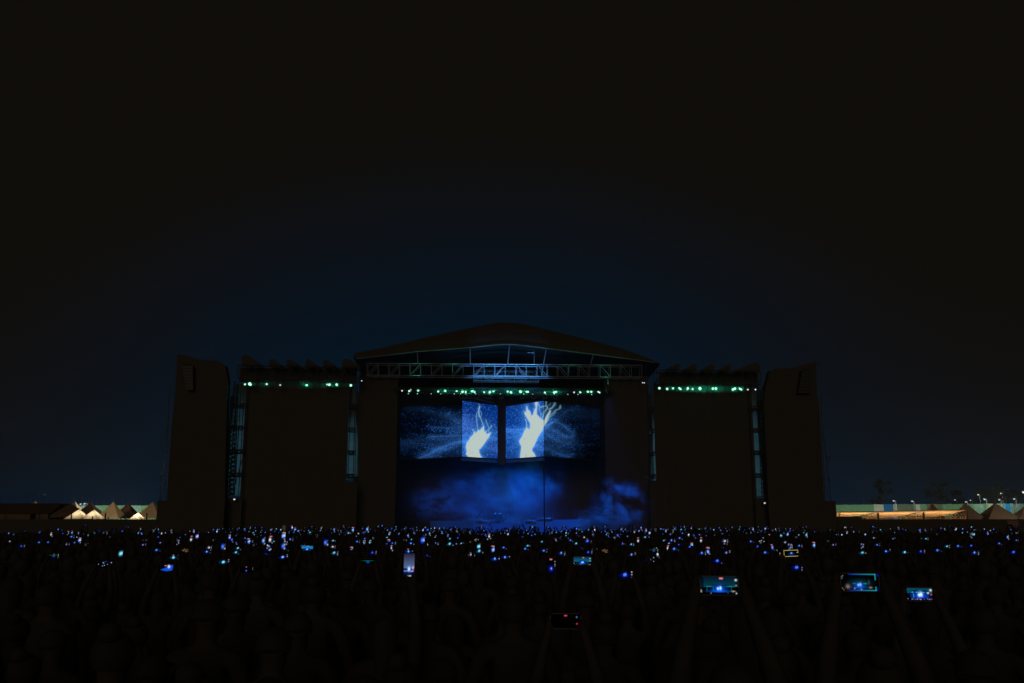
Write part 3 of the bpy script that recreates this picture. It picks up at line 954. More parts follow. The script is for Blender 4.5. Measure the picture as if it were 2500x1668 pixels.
def video_screen(label, TL, TR, BR, BL, inner, nu, nv):
    TL, TR, BR, BL = map(np.asarray, (TL, TR, BR, BL))
    b = (BL + BR) / 2
    t = thing('video_screen', label, 'screen', b, 'video screens hung in a zigzag on the stage')
    s, v = np.meshgrid(np.linspace(0, 1, nu), np.linspace(0, 1, nv))
    P = (BL[None, None] * ((1 - s) * (1 - v))[..., None] + BR * (s * (1 - v))[..., None] + TL * ((1 - s) * v)[..., None] + TR * (s * v)[..., None])
    W_ = SO + P[..., 0:1] * SU + P[..., 1:2] * SW + P[..., 2:3] * np.array([0, 0, 1.0])
    d = W_ - CAM
    zf = d[..., 1] * CP + d[..., 2] * SP
    X = 1250 + FPX * d[..., 0] / zf
    Y = 834 - FPX * (-d[..., 1] * SP + d[..., 2] * CP) / zf
    colr = led_color(X, Y, inner)
    me = col_mesh('display', (P - b).reshape(-1, 3), grid_faces(nu, nv), colr.reshape(-1, 3))
    me.materials.append(LED)
    o = bpy.data.objects.new('display', me)
    COL.objects.link(o)
    o.parent = t
    # housing behind, frame round the edge
    nrm = np.cross(BR - BL, TL - BL)
    nrm /= np.linalg.norm(nrm)
    if nrm[1] < 0:
        nrm = -nrm
    e = nrm * .03
    part(MB().prism([TL + e, TR + e, BR + e, BL + e], nrm * .22), 'housing', M['black_steel'], t)
    for p, q in ((TL, TR), (BL, BR)):
        up = np.array([0, 0, .06 if p is TL else -.06])
        part(MB().bar(p + up + e, q + up + e, .05, n=4), 'frame_rail', M['black_steel'], t)
    if inner:
        k = 6
        for i in range(k):
            a, c = BL + (BR - BL) * (i + .03) / k, BL + (BR - BL) * (i + .97) / k
            dz = np.array([0, 0, -.13])
            dz2 = np.array([0, 0, -.42])
            part(MB().prism([a + dz, c + dz, c + dz2, a + dz2], nrm * .2), 'bumper_segment', M['fascia'], t)
        mb = MB()
        a, c = TL + np.array([0, 0, .15]), TR + np.array([0, 0, .15])
        mb.bar(a, c, .04).bar(a + (0, 0, .4), c + (0, 0, .4), .04)
        lattice(mb, a, c, a + (0, 0, .4), c + (0, 0, .4), 12, .025)
        part(mb, 'hanging_truss', M['dark_alu'], t)
    return t


wA, wB, wC = 8.6, 4.5, 8.0
A_t, A_b = st(978, 995, wA), st(976, 1122.5, wA)
B_t, B_b = st(1129, 979, wB), st(1127.5, 1114.5, wB)
C_t, C_b = st(1215, 991, wC), st(1215, 1120, wC)
D_t, D_b = st(1235, 993, wC), st(1235, 1120.5, wC)
E_t, E_b = st(1328, 979, wB), st(1327.5, 1114, wB)
F_t, F_b = st(1465, 996, wA), st(1465, 1122, wA)
video_screen('outer left video screen with faint blue particle streams', A_t, B_t + (-.05, .05, 0), B_b + (-.05, .05, 0), A_b, False, 200, 150)
video_screen('left flame screen with a short white clenched flame shape', B_t, C_t, C_b, B_b, True, 130, 190)
video_screen('right hand screen with a tall white open hand shape', D_t, E_t, E_b, D_b, True, 140, 190)
video_screen('outer right video screen with curling blue particle streams', E_t + (.05, .05, 0), F_t, F_b, E_b + (.05, .05, 0), False, 190, 150)
pc = MB().prism([st(1216, 975, 8.3), st(1234, 975, 8.3), st(1234, 1135, 8.3), st(1216, 1135, 8.3)], (0, .6, 0))
single(pc, 'screen_column', M['black_fabric'], 'dark column in the gap between the two flame screens', 'column', st(1225, 1135, 8.3))

# blue wash lamps over the smoke; added unseen spots for arch, panels, trusses, cladding
BLUE = (0.0, 0.155, 1.0)
for ux, zz in ((-9.0, 15.3), (-5.5, 15.8), (-2.0, 16.2), (2.0, 16.2), (5.5, 15.8), (9.0, 15.3)):
    lamp('SPOT', s2w((ux, -.30, zz)), 70, (.06, .85, .55) if abs(ux) > 3 else (.10, .75, .9), .08, s2w((ux * 1.02, -.16, zz + 3)), 100, .9)  # unseen spots, added to tint the arch edge
for i, (u_px, w, z, pwr) in enumerate(((1040, 9.5, 11.0, 700), (1120, 10.5, 11.0, 1900), (1225, 10.5, 11.0, 2700), (1320, 10.5, 11.0, 2100), (1390, 9.5, 11.0, 500), (1490, -.2, 14.6, 2600))):
    u = st(u_px, 1200, w)[0]
    t = thing('wash_light', f'black wash light hung behind the screens over the smoke, {ordn(i + 1)} from the left' if i < 5 else 'black wash light shining blue on the pale smoke plume at right', 'stage light', (u, w, z), 'blue wash lights over the stage')
    part(MB().bar((u, w, z + .6), (u, w, 16.6), .03), 'drop_pipe', M['fixture'], t)
    part(MB().bar((u, w, z), (u, w + .1, z + .4), .2, .14, n=10), 'head', M['fixture'], t, True)
    part(MB().tube([(u - .24, w, z + .2), (u - .24, w, z + .6), (u + .24, w, z + .6), (u + .24, w, z + .2)], .03), 'yoke', M['fixture'], t)
    lamp('SPOT', s2w((u, w, z - .06)), pwr * (2.9 if i < 5 else 5.0), BLUE, .15, s2w((u, w - 5.5, DECK) if i < 5 else st(1505, 1240, -1.6)), 80 if i < 5 else 42, .8)
for u_px in (1120, 1232, 1360):
    u = st(u_px, 1284, -3)[0]
    lamp('SPOT', s2w((u, -3.0, 12.5)), 11000 if u_px > 1130 else 4000, (0.0, .17, 1.0), .15, s2w((u, -.6, 1.5)), 34, .9)  # spots without fixtures, added to brighten the front panels blue
for u_px, w, z, pwr in ((1180, 1.6, 15.3, 60), (1240, 1.6, 15.3, 75), (1300, 1.6, 15.3, 60)):
    u = st(u_px, 970, w)[0]
    lamp('SPOT', s2w((u, -2.0, 14.3)), pwr * 15, (.09, .40, 1.0), .1, s2w((u, 1.4, 17.4)), 66, .8)  # added unseen spots for the blue lines on the middle trusses
for (px, py, w, pwr, dx) in ((572, 1150, 9.5, 1700, 0), (1856, 1150, 9.5, 1500, 0), (856, 1120, 8.0, 1000, 0), (1597, 1120, 8.0, 1000, 0)):
    p = st(px, py, w)
    lamp('SPOT', s2w(p), pwr, (.42, .78, .92), .3, s2w((p[0], 1.8, 6.5)), 110, .5)  # unseen lamp added behind each cladding sheet to make it glow


# ------------------------------------------------------------------ smoke
def smoke_mat(name, dens, scale, seed, thr):
    m = bpy.data.materials.new(name)
    m.use_nodes = True
    N, L = m.node_tree.nodes, m.node_tree.links
    N.remove(N['Principled BSDF'])
    v = N.new('ShaderNodeVolumeScatter')
    v.inputs['Color'].default_value = (.06, .66, .95, 1)  # blue of the light is also put into the smoke colour
    tcd = N.new('ShaderNodeTexCoord')
    ln = N.new('ShaderNodeVectorMath')
    ln.operation = 'LENGTH'
    L.new(tcd.outputs['Object'], ln.inputs[0])
    fo = N.new('ShaderNodeMapRange')
    fo.interpolation_type = 'SMOOTHSTEP'
    for i, x in enumerate((.30, .98, 1.0, 0.0)):
        fo.inputs[i + 1].default_value = x
    L.new(ln.outputs['Value'], fo.inputs[0])
    nn = N.new('ShaderNodeTexNoise')
    nn.noise_dimensions = '4D'
    nn.inputs['W'].default_value = seed
    nn.inputs['Scale'].default_value = scale
    nn.inputs['Detail'].default_value = 6
    nn.inputs['Roughness'].default_value = .55
    nn.inputs['Distortion'].default_value = .5
    L.new(tcd.outputs['Object'], nn.inputs['Vector'])
    th = N.new('ShaderNodeMapRange')
    for i, x in enumerate((thr, thr + .17, 0.0, 1.0)):
        th.inputs[i + 1].default_value = x
    L.new(nn.outputs[0], th.inputs[0])
    mu = N.new('ShaderNodeMath')
    mu.operation = 'MULTIPLY'
    L.new(fo.outputs[0], mu.inputs[0])
    L.new(th.outputs[0], mu.inputs[1])
    m2 = N.new('ShaderNodeMath')
    m2.operation = 'MULTIPLY'
    m2.inputs[1].default_value = dens
    L.new(mu.outputs[0], m2.inputs[0])
    L.new(m2.outputs[0], v.inputs['Density'])
    L.new(v.outputs[0], N['Material Output'].inputs['Volume'])
    return m


def ico(name):
    import bmesh
    bm = bmesh.new()
    bmesh.ops.create_icosphere(bm, subdivisions=3, radius=1)
    me = bpy.data.meshes.new(name)
    bm.to_mesh(me)
    bm.free()
    return me


for i, (px, py, w, ru, rw, rz, dens, sc_, thr, lab) in enumerate((
        (1215, 1195, 5.0, 6.6, 3.0, 3.9, .62, 2.3, .50, 'broad blue-lit smoke cloud under the flame screens'),
        (1315, 1175, 4.0, 3.2, 2.0, 3.0, .6, 2.2, .50, 'rising blue smoke right of the middle, behind the tall pole'),
        (1060, 1225, 4.5, 3.9, 2.0, 2.6, .42, 2.6, .51, 'dim blue smoke patch under the left outer screen'),
        (1512, 1236, -1.6, 3.2, 1.5, 3.1, 1.0, 2.6, .52, 'pale puffy smoke plume at the right side of the stage'),
        (1470, 1268, -1.5, 4.2, 1.4, 1.6, .7, 2.8, .49, 'low pale smoke bank along the right stage edge'),
        (1235, 1275, 2.0, 7.6, 1.8, 1.4, .55, 3.4, .49, 'low blue smoke layer along the stage front'),
        (1240, 1225, 8.0, 7.6, 4.0, 4.2, .05, 1.6, .34, 'thin dark blue smoke filling the back of the stage'))):
    o = bpy.data.objects.new('smoke', ico('smoke'))
    COL.objects.link(o)
    p = st(px, py, w)
    o.location = s2w(p)
    o.rotation_euler = (0, 0, PSI)
    o.scale = (ru, rw, rz)
    o.data.materials.append(smoke_mat('smoke', dens, sc_, 3.1 * i + 1, thr))
    tag(o, lab, None, None, 'stuff')

for i, (xa, xb, y, w, lab) in enumerate(((590, 862, 939, -.95, 'thin haze added for the green glow round the left wing lights'), (975, 1492, 956.5, .75, 'thin haze added for the green glow round the middle row of lights'), (1602, 1852, 949.5, -.95, 'thin haze added for the green glow round the right wing lights'))):
    p, q = st(xa, y, w), st(xb, y, w)
    o = bpy.data.objects.new('smoke', ico('smoke'))
    COL.objects.link(o)
    o.location = s2w((p + q) / 2)
    o.rotation_euler = (0, 0, PSI)
    o.scale = ((q[0] - p[0]) * .56, .55, .5)
    m = smoke_mat('smoke', .5, 1.0, 0, -2.0)  # scattering shell added round the lamps to make their halo
    o.data.materials.append(m)
    tag(o, lab, None, None, 'stuff')

# ------------------------------------------------------------------ tall pole in the crowd
pp = at(1329, 1290, 62)
tp = thing('tall_pole', 'tall thin black pole with a small head rising from the crowd before the stage', 'pole', (pp[0], 62, 0), stage=False)
zt = at(1329, 1141, 62)[2]
part(MB().bar((pp[0] + .02, 62, 0), (pp[0], 62, zt), .05, .035, n=8), 'shaft', M['black_steel'], tp)
part(MB().cbox((pp[0], 62, zt), (.16, .16, .3)), 'head', M['black_steel'], tp)
part(MB().lathe((pp[0] + .02, 62, 0), [(.5, 0), (.5, .04), (.06, .06)], 12), 'foot', M['black_steel'], tp)

# ------------------------------------------------------------------ hoarding, tents, fence on both sides
for side, x0, x1, Y in (('left', -60, 400, 118), ('right', 2045, 2560, 118)):
    a, b = at(x0, 1268, Y), at(x1, 1268, Y)
    h = thing('hoarding', f'long black site hoarding behind the crowd on the {side} side', 'fence', ((a[0] + b[0]) / 2, Y, 0), 'black hoardings behind the crowd', stage=False)
    part(MB().box((a[0], Y, 0), (b[0], Y + .1, a[2])), 'panel_run', M['hoarding'], h)
    k = int((b[0] - a[0]) / 3)
    for i in range(k + 1):
        x = a[0] + (b[0] - a[0]) * i / k
        part(MB().bar((x, Y + .2, 0), (x, Y + .2, a[2] + .02), .05), 'post', M['black_steel'], h)


def pagoda(px, py, half_px, base_py, Y, mtl, label, group, wall=True, glow_=None):
    top = at(px, py, Y)
    e = at(px + half_px, base_py, Y)
    hw = e[0] - top[0]
    ez = e[2]
    t = thing('pagoda_tent', label, 'tent', (top[0], Y, 0), group, stage=False)
    H = top[2] - ez
    prof = [(hw * 1.414, 0), (hw * 1.12, H * .2), (hw * .76, H * .45), (hw * .42, H * .7), (hw * .12, H * .94), (.03, H)]
    part(MB().lathe((top[0], Y, ez), prof, 4, rot=math.pi / 4), 'canopy', mtl, t)
    part(MB().bar((top[0], Y, top[2] - .05), (top[0], Y, top[2] + .35), .03), 'finial', M['pole'], t)
    v = MB()
    for sx, sy in ((1, 0), (-1, 0), (0, 1), (0, -1)):
        c = (top[0] + sx * hw, Y + sy * hw, ez - .17)
        v.cbox(c, (.03 if sx else 2 * hw, .03 if sy else 2 * hw, .32))
    part(v, 'valance', mtl, t)
    for sx in (-1, 1):
        for sy in (-1, 1):
            part(MB().bar((top[0] + sx * (hw - .06), Y + sy * (hw - .06), 0), (top[0] + sx * (hw - .06), Y + sy * (hw - .06), ez - .01), .05), 'leg', M['pole'], t)
    if glow_:
        lamp('POINT', (top[0], Y, ez + H * .15), glow_, (1.0, .83, .56), .3)  # added lamp inside the tent, so its canvas glows
    return t


G1 = 'pointed tents beyond the left hoarding'
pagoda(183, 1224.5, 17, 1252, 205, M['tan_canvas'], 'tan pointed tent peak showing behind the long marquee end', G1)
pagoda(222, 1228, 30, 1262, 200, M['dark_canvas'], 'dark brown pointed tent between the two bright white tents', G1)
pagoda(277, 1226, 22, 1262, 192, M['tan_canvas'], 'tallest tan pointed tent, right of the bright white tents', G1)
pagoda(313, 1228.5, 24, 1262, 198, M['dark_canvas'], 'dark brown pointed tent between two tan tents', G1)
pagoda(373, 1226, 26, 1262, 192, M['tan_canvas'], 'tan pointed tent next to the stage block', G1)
pagoda(87, 1223.5, 9, 1238, 214, M['tan_canvas'], 'small pale tent tip peeking over the long brown marquee roof', G1)
G2 = 'bright white lit tents'
pagoda(193, 1244, 22, 1267, 168, M['white_canvas'], 'bright white lit tent, left one of the touching pair', G2, glow_=130)
pagoda(230, 1245, 20, 1267, 168, M['white_canvas'], 'bright white lit tent, right one of the touching pair', G2, glow_=130)
pagoda(337, 1252, 12, 1265, 172, M['white_canvas'], 'small bright white lit tent before the dark brown tents', G2, glow_=130)
# long marquee
Y = 180
a, b, c = at(-80, 1229, Y + 4), at(172, 1230, Y + 4), at(-80, 1254, Y)
e1 = at(124, 1254, Y)
e2 = at(196, 1262, Y)
mq = thing('long_marquee', 'long brown marquee roof with a pointed hipped end at far left', 'tent', ((a[0] + b[0]) / 2, Y, 0), stage=False)
mb = MB()
mb.add([a, at(150, 1229, Y + 4), e1, c], [(0, 1, 2, 3)])
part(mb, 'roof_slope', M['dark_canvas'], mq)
mb = MB()
mb.add([at(125, 1256, Y - .05), at(172, 1229.5, Y + 3.9), at(196, 1243, Y + 2), e2, at(120, 1264, Y - .05)], [(0, 1, 2, 3, 4)])
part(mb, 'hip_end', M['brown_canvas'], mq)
mb = MB()
back = at(-80, 1254, Y + 8)
mb.add([a + (0, .02, 0), b + (0, .02, 0), (b[0], Y + 8, c[2]), (a[0], Y + 8, c[2])], [(0, 1, 2, 3)])
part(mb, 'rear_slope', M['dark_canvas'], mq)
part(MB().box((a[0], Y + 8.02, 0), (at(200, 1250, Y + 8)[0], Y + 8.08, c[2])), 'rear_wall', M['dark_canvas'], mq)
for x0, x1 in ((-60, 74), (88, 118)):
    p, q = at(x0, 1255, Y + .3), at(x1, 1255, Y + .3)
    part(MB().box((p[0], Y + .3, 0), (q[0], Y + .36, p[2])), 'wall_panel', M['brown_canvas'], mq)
for x in (14, 96, 119):
    p = at(x, 1248, Y - .3)
    part(MB().bar((p[0], Y - .3, 0), (p[0], Y - .3, p[2]), .09), 'post', M['black_steel'], mq)
# dark rails in front of the tents
for i, (x, y) in enumerate(((175, 1250), (226, 1261), (258, 1252), (265, 1263), (307, 1266), (359, 1253))):
    p = at(x, y, 150)
    single(MB().bar((p[0], 150, 0), tuple(p), .1, n=6), 'dark_post', M['black_steel'], f'short dark post standing before the left tents, {ordn(i + 1)} from the left', 'post', (p[0], 150, 0), 'dark posts before the left tents', stage=False)
for i, x in enumerate((65, 74.5, 97, 148, 163, 181, 201, 217, 237, 254, 278, 301, 318, 345, 357)):
    h = (1217, 1214, 1205, 1220, 1215, 1212, 1209, 1214, 1216, 1219, 1212, 1216, 1224, 1214, 1218)[i]
    p = at(x, h, 235)
    single(MB().bar((p[0], 235, 0), tuple(p), .06, .045, n=6), 'slim_pole', M['pole'], f'slim grey pole rising behind the left tents, {ordn(i + 1)} from the left', 'pole', (p[0], 235, 0), 'slim poles behind the left tents', stage=False)
p = at(2107.5, 1215, 228)
single(MB().bar((p[0], 228, 0), tuple(p), .06, .045, n=6), 'slim_pole', M['pole'], 'slim grey pole behind the long green stretch of the right fence', 'pole', (p[0], 228, 0), stage=False)

FENCE_MATS = {}


def fence_mat(c):
    if c not in FENCE_MATS:
        cols = dict(green=(.13, .27, .15), dgreen=(.10, .15, .10), grey=(.33, .34, .29), blue=(.01, .12, .30), white=(.40, .42, .37), teal=(.17, .30, .24), bright=(.01, .22, .55))
        FENCE_MATS[c] = mat('sheet_' + c, cols[c], .6, var=.3, scale=1.5, spec=.2)
    return FENCE_MATS[c]


def panel_fence(label, runs, y_top, y_bot, Y):
    x0 = runs[0][0]
    a, b = at(runs[0][0], y_top(runs[0][0]), Y), at(runs[-1][1], y_top(runs[-1][1]), Y)
    t = thing('sheet_fence', label, 'fence', ((a[0] + b[0]) / 2, Y, 0), 'corrugated sheet fences at the back', stage=False)
    for x0, x1, c in runs:
        n = max(1, round((x1 - x0) / 11))
        for k in range(n):
            p = at(x0 + (x1 - x0) * k / n, y_top(x0), Y)
            q = at(x0 + (x1 - x0) * (k + 1) / n, y_top(x0), Y)
            jig = rng.uniform(-.03, .06)
            mb = MB()
            m = 13
            xs = np.linspace(p[0] + .005, q[0] - .005, m)
            ws = Y + np.where(np.arange(m) % 2, .045, 0.0) + rng.uniform(0, .03)
            mb.v = [(x, w, 0) for x, w in zip(xs, ws)] + [(x, w, p[2] + jig) for x, w in zip(xs, ws)]
            mb.f = [(i, i + 1, m + i + 1, m + i) for i in range(m - 1)]
            part(mb, 'sheet', fence_mat(c), t)
    rail = MB().bar((a[0], Y + .12, a[2] - .5), (b[0], Y + .12, b[2] - .5), .05)
    part(rail, 'rail', M['black_steel'], t)
    return t


panel_fence('green corrugated sheet fence behind the left tents', [(186, 240, 'teal'), (240, 300, 'green'), (300, 345, 'teal'), (345, 382, 'green')], lambda x: 1234.5, None, 215)
panel_fence('long green corrugated sheet fence with grey and blue panels at right',
            [(2038, 2133, 'green'), (2133, 2157, 'white'), (2157, 2180, 'blue'), (2180, 2190, 'grey'), (2190, 2235, 'dgreen'), (2235, 2246, 'white'), (2246, 2262, 'green'), (2262, 2300, 'dgreen'), (2300, 2348, 'green'),
             (2348, 2378, 'green'), (2378, 2400, 'teal'), (2400, 2412, 'green'), (2412, 2440, 'grey'), (2440, 2454, 'teal'), (2454, 2466, 'bright'), (2466, 2570, 'teal')],
            lambda x: 1232.5 - (x - 2040) * .006, None, 205)
G3 = 'brown pointed tents at the far right'
pagoda(2275, 1229, 24, 1264, 190, M['brown_canvas'], 'brown pointed tent peeking above the lit canopies', G3)
pagoda(2357, 1228, 34, 1266, 190, M['brown_canvas'], 'brown pointed tent at the right end of the lit canopies', G3)
pagoda(2430, 1229, 44, 1267, 188, M['brown_canvas'], 'wide brown pointed tent left of the bright blue fence sheet', G3)
pagoda(2502, 1236, 34, 1267, 186, M['brown_canvas'], 'brown pointed tent cut by the right edge of the picture', G3)

# lit canopies
for i, (x0, x1, yl, yr, lab) in enumerate(((2048, 2143, 1251, 1250.5, 'lit timber canopy left of the other two, its ceiling glowing warm'),
                                           (2144, 2254, 1250.5, 1248, 'lit timber canopy between the other two, its ceiling glowing warm'),
                                           (2255, 2361, 1247.5, 1245.5, 'lit timber canopy right of the other two with a fan of trusses'))):
    Y0, dp = 158, 9
    A, B = at(x0, yl, Y0), at(x1, yr, Y0)
    t = thing('lit_canopy', lab, 'canopy', ((A[0] + B[0]) / 2, Y0, 0), 'lit timber canopies', stage=False)
    zb = 3.75 if i else 3.95
    inset = 1.6 if i == 0 else .2
    mb = MB()
    nseg = 8
    for k in range(nseg):
        f0, f1 = k / nseg, (k + 1) / nseg
        sag = lambda f: A[2] + (zb - A[2]) * f - .10 * math.sin(f * math.pi)
        mb.add([(A[0] + inset * f0, Y0 + dp * f0, sag(f0)), (B[0] - 2.4 * f0, Y0 + dp * f0, sag(f0) + (B[2] - A[2]) * (1 - f0)), (B[0] - 2.4 * f1, Y0 + dp * f1, sag(f1) + (B[2] - A[2]) * (1 - f1)), (A[0] + inset * f1, Y0 + dp * f1, sag(f1))], [(0, 1, 2, 3)])
    part(mb, 'ceiling', M['tan_canvas'], t)
    part(MB().bar(A + (0, -.05, .06), B + (0, -.05, .06), .07), 'front_beam', M['wood'], t)
    for f in (.25, .5, .75):
        za = A[2] + (zb - A[2]) * f - .2
        part(MB().bar((A[0] + inset * f, Y0 + dp * f, za), (B[0] - 2.4 * f, Y0 + dp * f, za), .05), 'purlin', M['wood'], t)
    # end truss: fan of struts at the right end
    zl = at(x1, 1266, Y0)[2]
    for f in (0, .12, .24, .38, .52, .68, .84):
        xa = B[0] - .15 - 3.0 * f
        xb = B[0] - .1 - 2.5 * max(0, f - .08)
        part(MB().bar((xa, Y0 + .3 + 1.2 * f, A[2] - .28 - f * .55), (xb, Y0 + .3 + 1.2 * f, zl), .06 if f < .3 else .045), 'strut', M['wood'], t)
    part(MB().bar((B[0] - 4.2, Y0 + .25, zl + .35), (B[0], Y0 + .25, zl + .28), .05), 'tie_beam', M['wood'], t)
    part(MB().bar((B[0] - 6.2, Y0 + .35, zl - .02), (B[0] + .1, Y0 + .35, zl - .05), .06), 'low_rail', M['wood'], t)
    for x in np.linspace(A[0] + 2.2, B[0] - .05, 7):
        part(MB().bar((x, Y0 + .6, 0), (x, Y0 + .6, zl + .45), .055), 'post', M['wood'], t)
    for x in (A[0] + .08, B[0] - .02):
        part(MB().bar((x, Y0 + .1, 0), (x, Y0 + .1, A[2] - .1), .09), 'corner_post', M['black_steel'] if x > A[0] + 1 else M['wood'], t)
    part(MB().box((A[0] + inset, Y0 + dp - .1, 0), (B[0] - 2.4, Y0 + dp, zb - .1)), 'back_wall', M['brown_canvas'], t)
    for f in (.3, .72):
        lamp('POINT', (A[0] + (B[0] - A[0]) * f, Y0 + 2.2, 2.3), 310, (1.0, .64, .30), .25)

p0, p1 = at(2042, 1262, 124), at(2105, 1262, 124)
ct = thing('cabin', 'dim grey site cabin in front of the leftmost lit canopy', 'cabin', ((p0[0] + p1[0]) / 2, 124, 0), stage=False)
part(MB().box((p0[0], 124, 0), (p1[0], 127, p0[2])), 'wall', mat('cabin_grey', (.075, .06, .058), .8), ct)
for k in range(4):
    x = p0[0] + 1.7 + k * .62
    part(MB().box((x, 123.95, p0[2] - .55), (x + .28, 123.998, p0[2] - .12)), 'window', M['dark_alu'], ct)
p0, p1 = at(2459, 1271, 108), at(2488, 1288, 108)
vb = thing('lit_board', 'brown lit board with dark torn lower edge before the right hoarding', 'board', ((p0[0] + p1[0]) / 2, 108, 0), stage=False)
part(MB().box((p0[0], 108, p1[2]), (p1[0], 108.06, p0[2])), 'board', mat('board_brown', (.30, .20, .145), .8, var=.4, scale=5), vb)
part(MB().prism([(p0[0] + .2, 107.95, p1[2]), (p0[0] + .35, 107.95, p1[2] + .14), (p0[0] + .75, 107.95, p1[2] + .1), (p1[0] - .5, 107.95, p1[2] + .2), (p1[0] - .3, 107.95, p1[2] + .12), (p1[0] - .1, 107.95, p1[2] + .2), (p1[0] - .02, 107.95, p1[2])], (0, .04, 0)), 'dark_edge', M['hoarding'], vb)
for x in (p0[0] + .08, p1[0] - .08):
    part(MB().bar((x, 108.12, 0), (x, 108.12, p0[2] - .1), .05), 'post', M['black_steel'], vb)

# street lamps
SL = [(197, 1231.5, 213, 1.0, 'white street lamp over the left green fence, left of two'), (207, 1230.5, 213, 1.0, 'white street lamp over the left green fence, right of two'),
      (109, 1208, 235, .35, 'faint small lamp above the long marquee roof'),
      (2181.5, 1223.5, 201, 1.0, 'white street lamp above the dark blue fence panel'), (2226.5, 1224.5, 201, .8, 'white street lamp left of the first brown tent tip'), (2331, 1221, 212, .7, 'small white lamp high left of the second brown tent'),
      (2357.5, 1226, 201, 1.0, 'white street lamp right above the second brown tent tip'), (2369, 1222, 214, .7, 'tiny white lamp just right of the second brown tent tip'), (2387.5, 1208.5, 222, 1.1, 'high white street lamp among the dark trees'),
      (2403.5, 1220, 203, 1.1, 'white street lamp over the grey fence panels'), (2443, 1205, 222, .9, 'high white lamp left of the palm trunk'), (2439.5, 1221, 203, 1.0, 'white street lamp right above the wide brown tent'),
      (2475.5, 1219, 203, .9, 'white street lamp right of the bright blue fence sheet'), (2443, 1209, 226, .4, 'faint lamp directly under the high lamp by the palm'), (2499, 1202, 180, 2.6, 'glaring white floodlight at the right picture edge')]
LS = emat('street_lens', (.93, .97, 1.0), 0.95)
LSF = emat('street_lens_faint', (.7, .85, .9), .35)
for (x, y, Y, s, lab) in SL:
    p = at(x, y, Y)
    t = thing('street_lamp', lab, 'street lamp', (p[0], Y, 0), 'street lamps behind the fences', stage=False)
    part(MB().bar((p[0] + .5, Y + .2, 0), (p[0] + .5, Y + .2, p[2] + .1), .06, .04, n=6), 'post', M['pole'], t)
    part(MB().bar((p[0] + .5, Y + .2, p[2] + .08), (p[0], Y, p[2] + .12), .04), 'arm', M['pole'], t)
    part(MB().cbox((p[0], Y, p[2] + .13), (.5 * s ** .5, .3, .08)), 'housing', M['pole'], t)
    part(MB().lathe((p[0], Y - .05, p[2]), [(.02, -.09 * s), (.15 * s ** .6, -.04 * s), (.16 * s ** .6, .03), (.1, .08)], 8), 'lens', LS if s > .5 else LSF, t)
    if s > .75:
        lamp('POINT', (p[0], Y - 1.6, p[2] - .6), 230 * s, (.93, 1.0, .85), .2)


for (x, y, Y, e, c) in ((330, 1252, 206, 3600, (.95, 1, .85)), (255, 1252, 206, 3000, (.95, 1, .85)), 
                       (2075, 1247, 196, 1500, (.95, 1, .85)), (2130, 1247, 196, 1500, (.95, 1, .85)), (2300, 1240, 198, 900, (.95, 1, .85)), (2460, 1255, 178, 250, (1, .7, .5))):
    lamp('POINT', at(x, y, Y), e * .5, c, .25)      # hidden lamps added low down to brighten the fences and tents


for (x, tx, e) in ((350, 283, 30000), (355, 372, 12000), (300, 187, 2200)):
    lamp('SPOT', at(x, 1266, 150), e, (1, .78, .5), .25, at(tx, 1240, 196), 13, .8)  # unseen warm spots added to light the tan tents


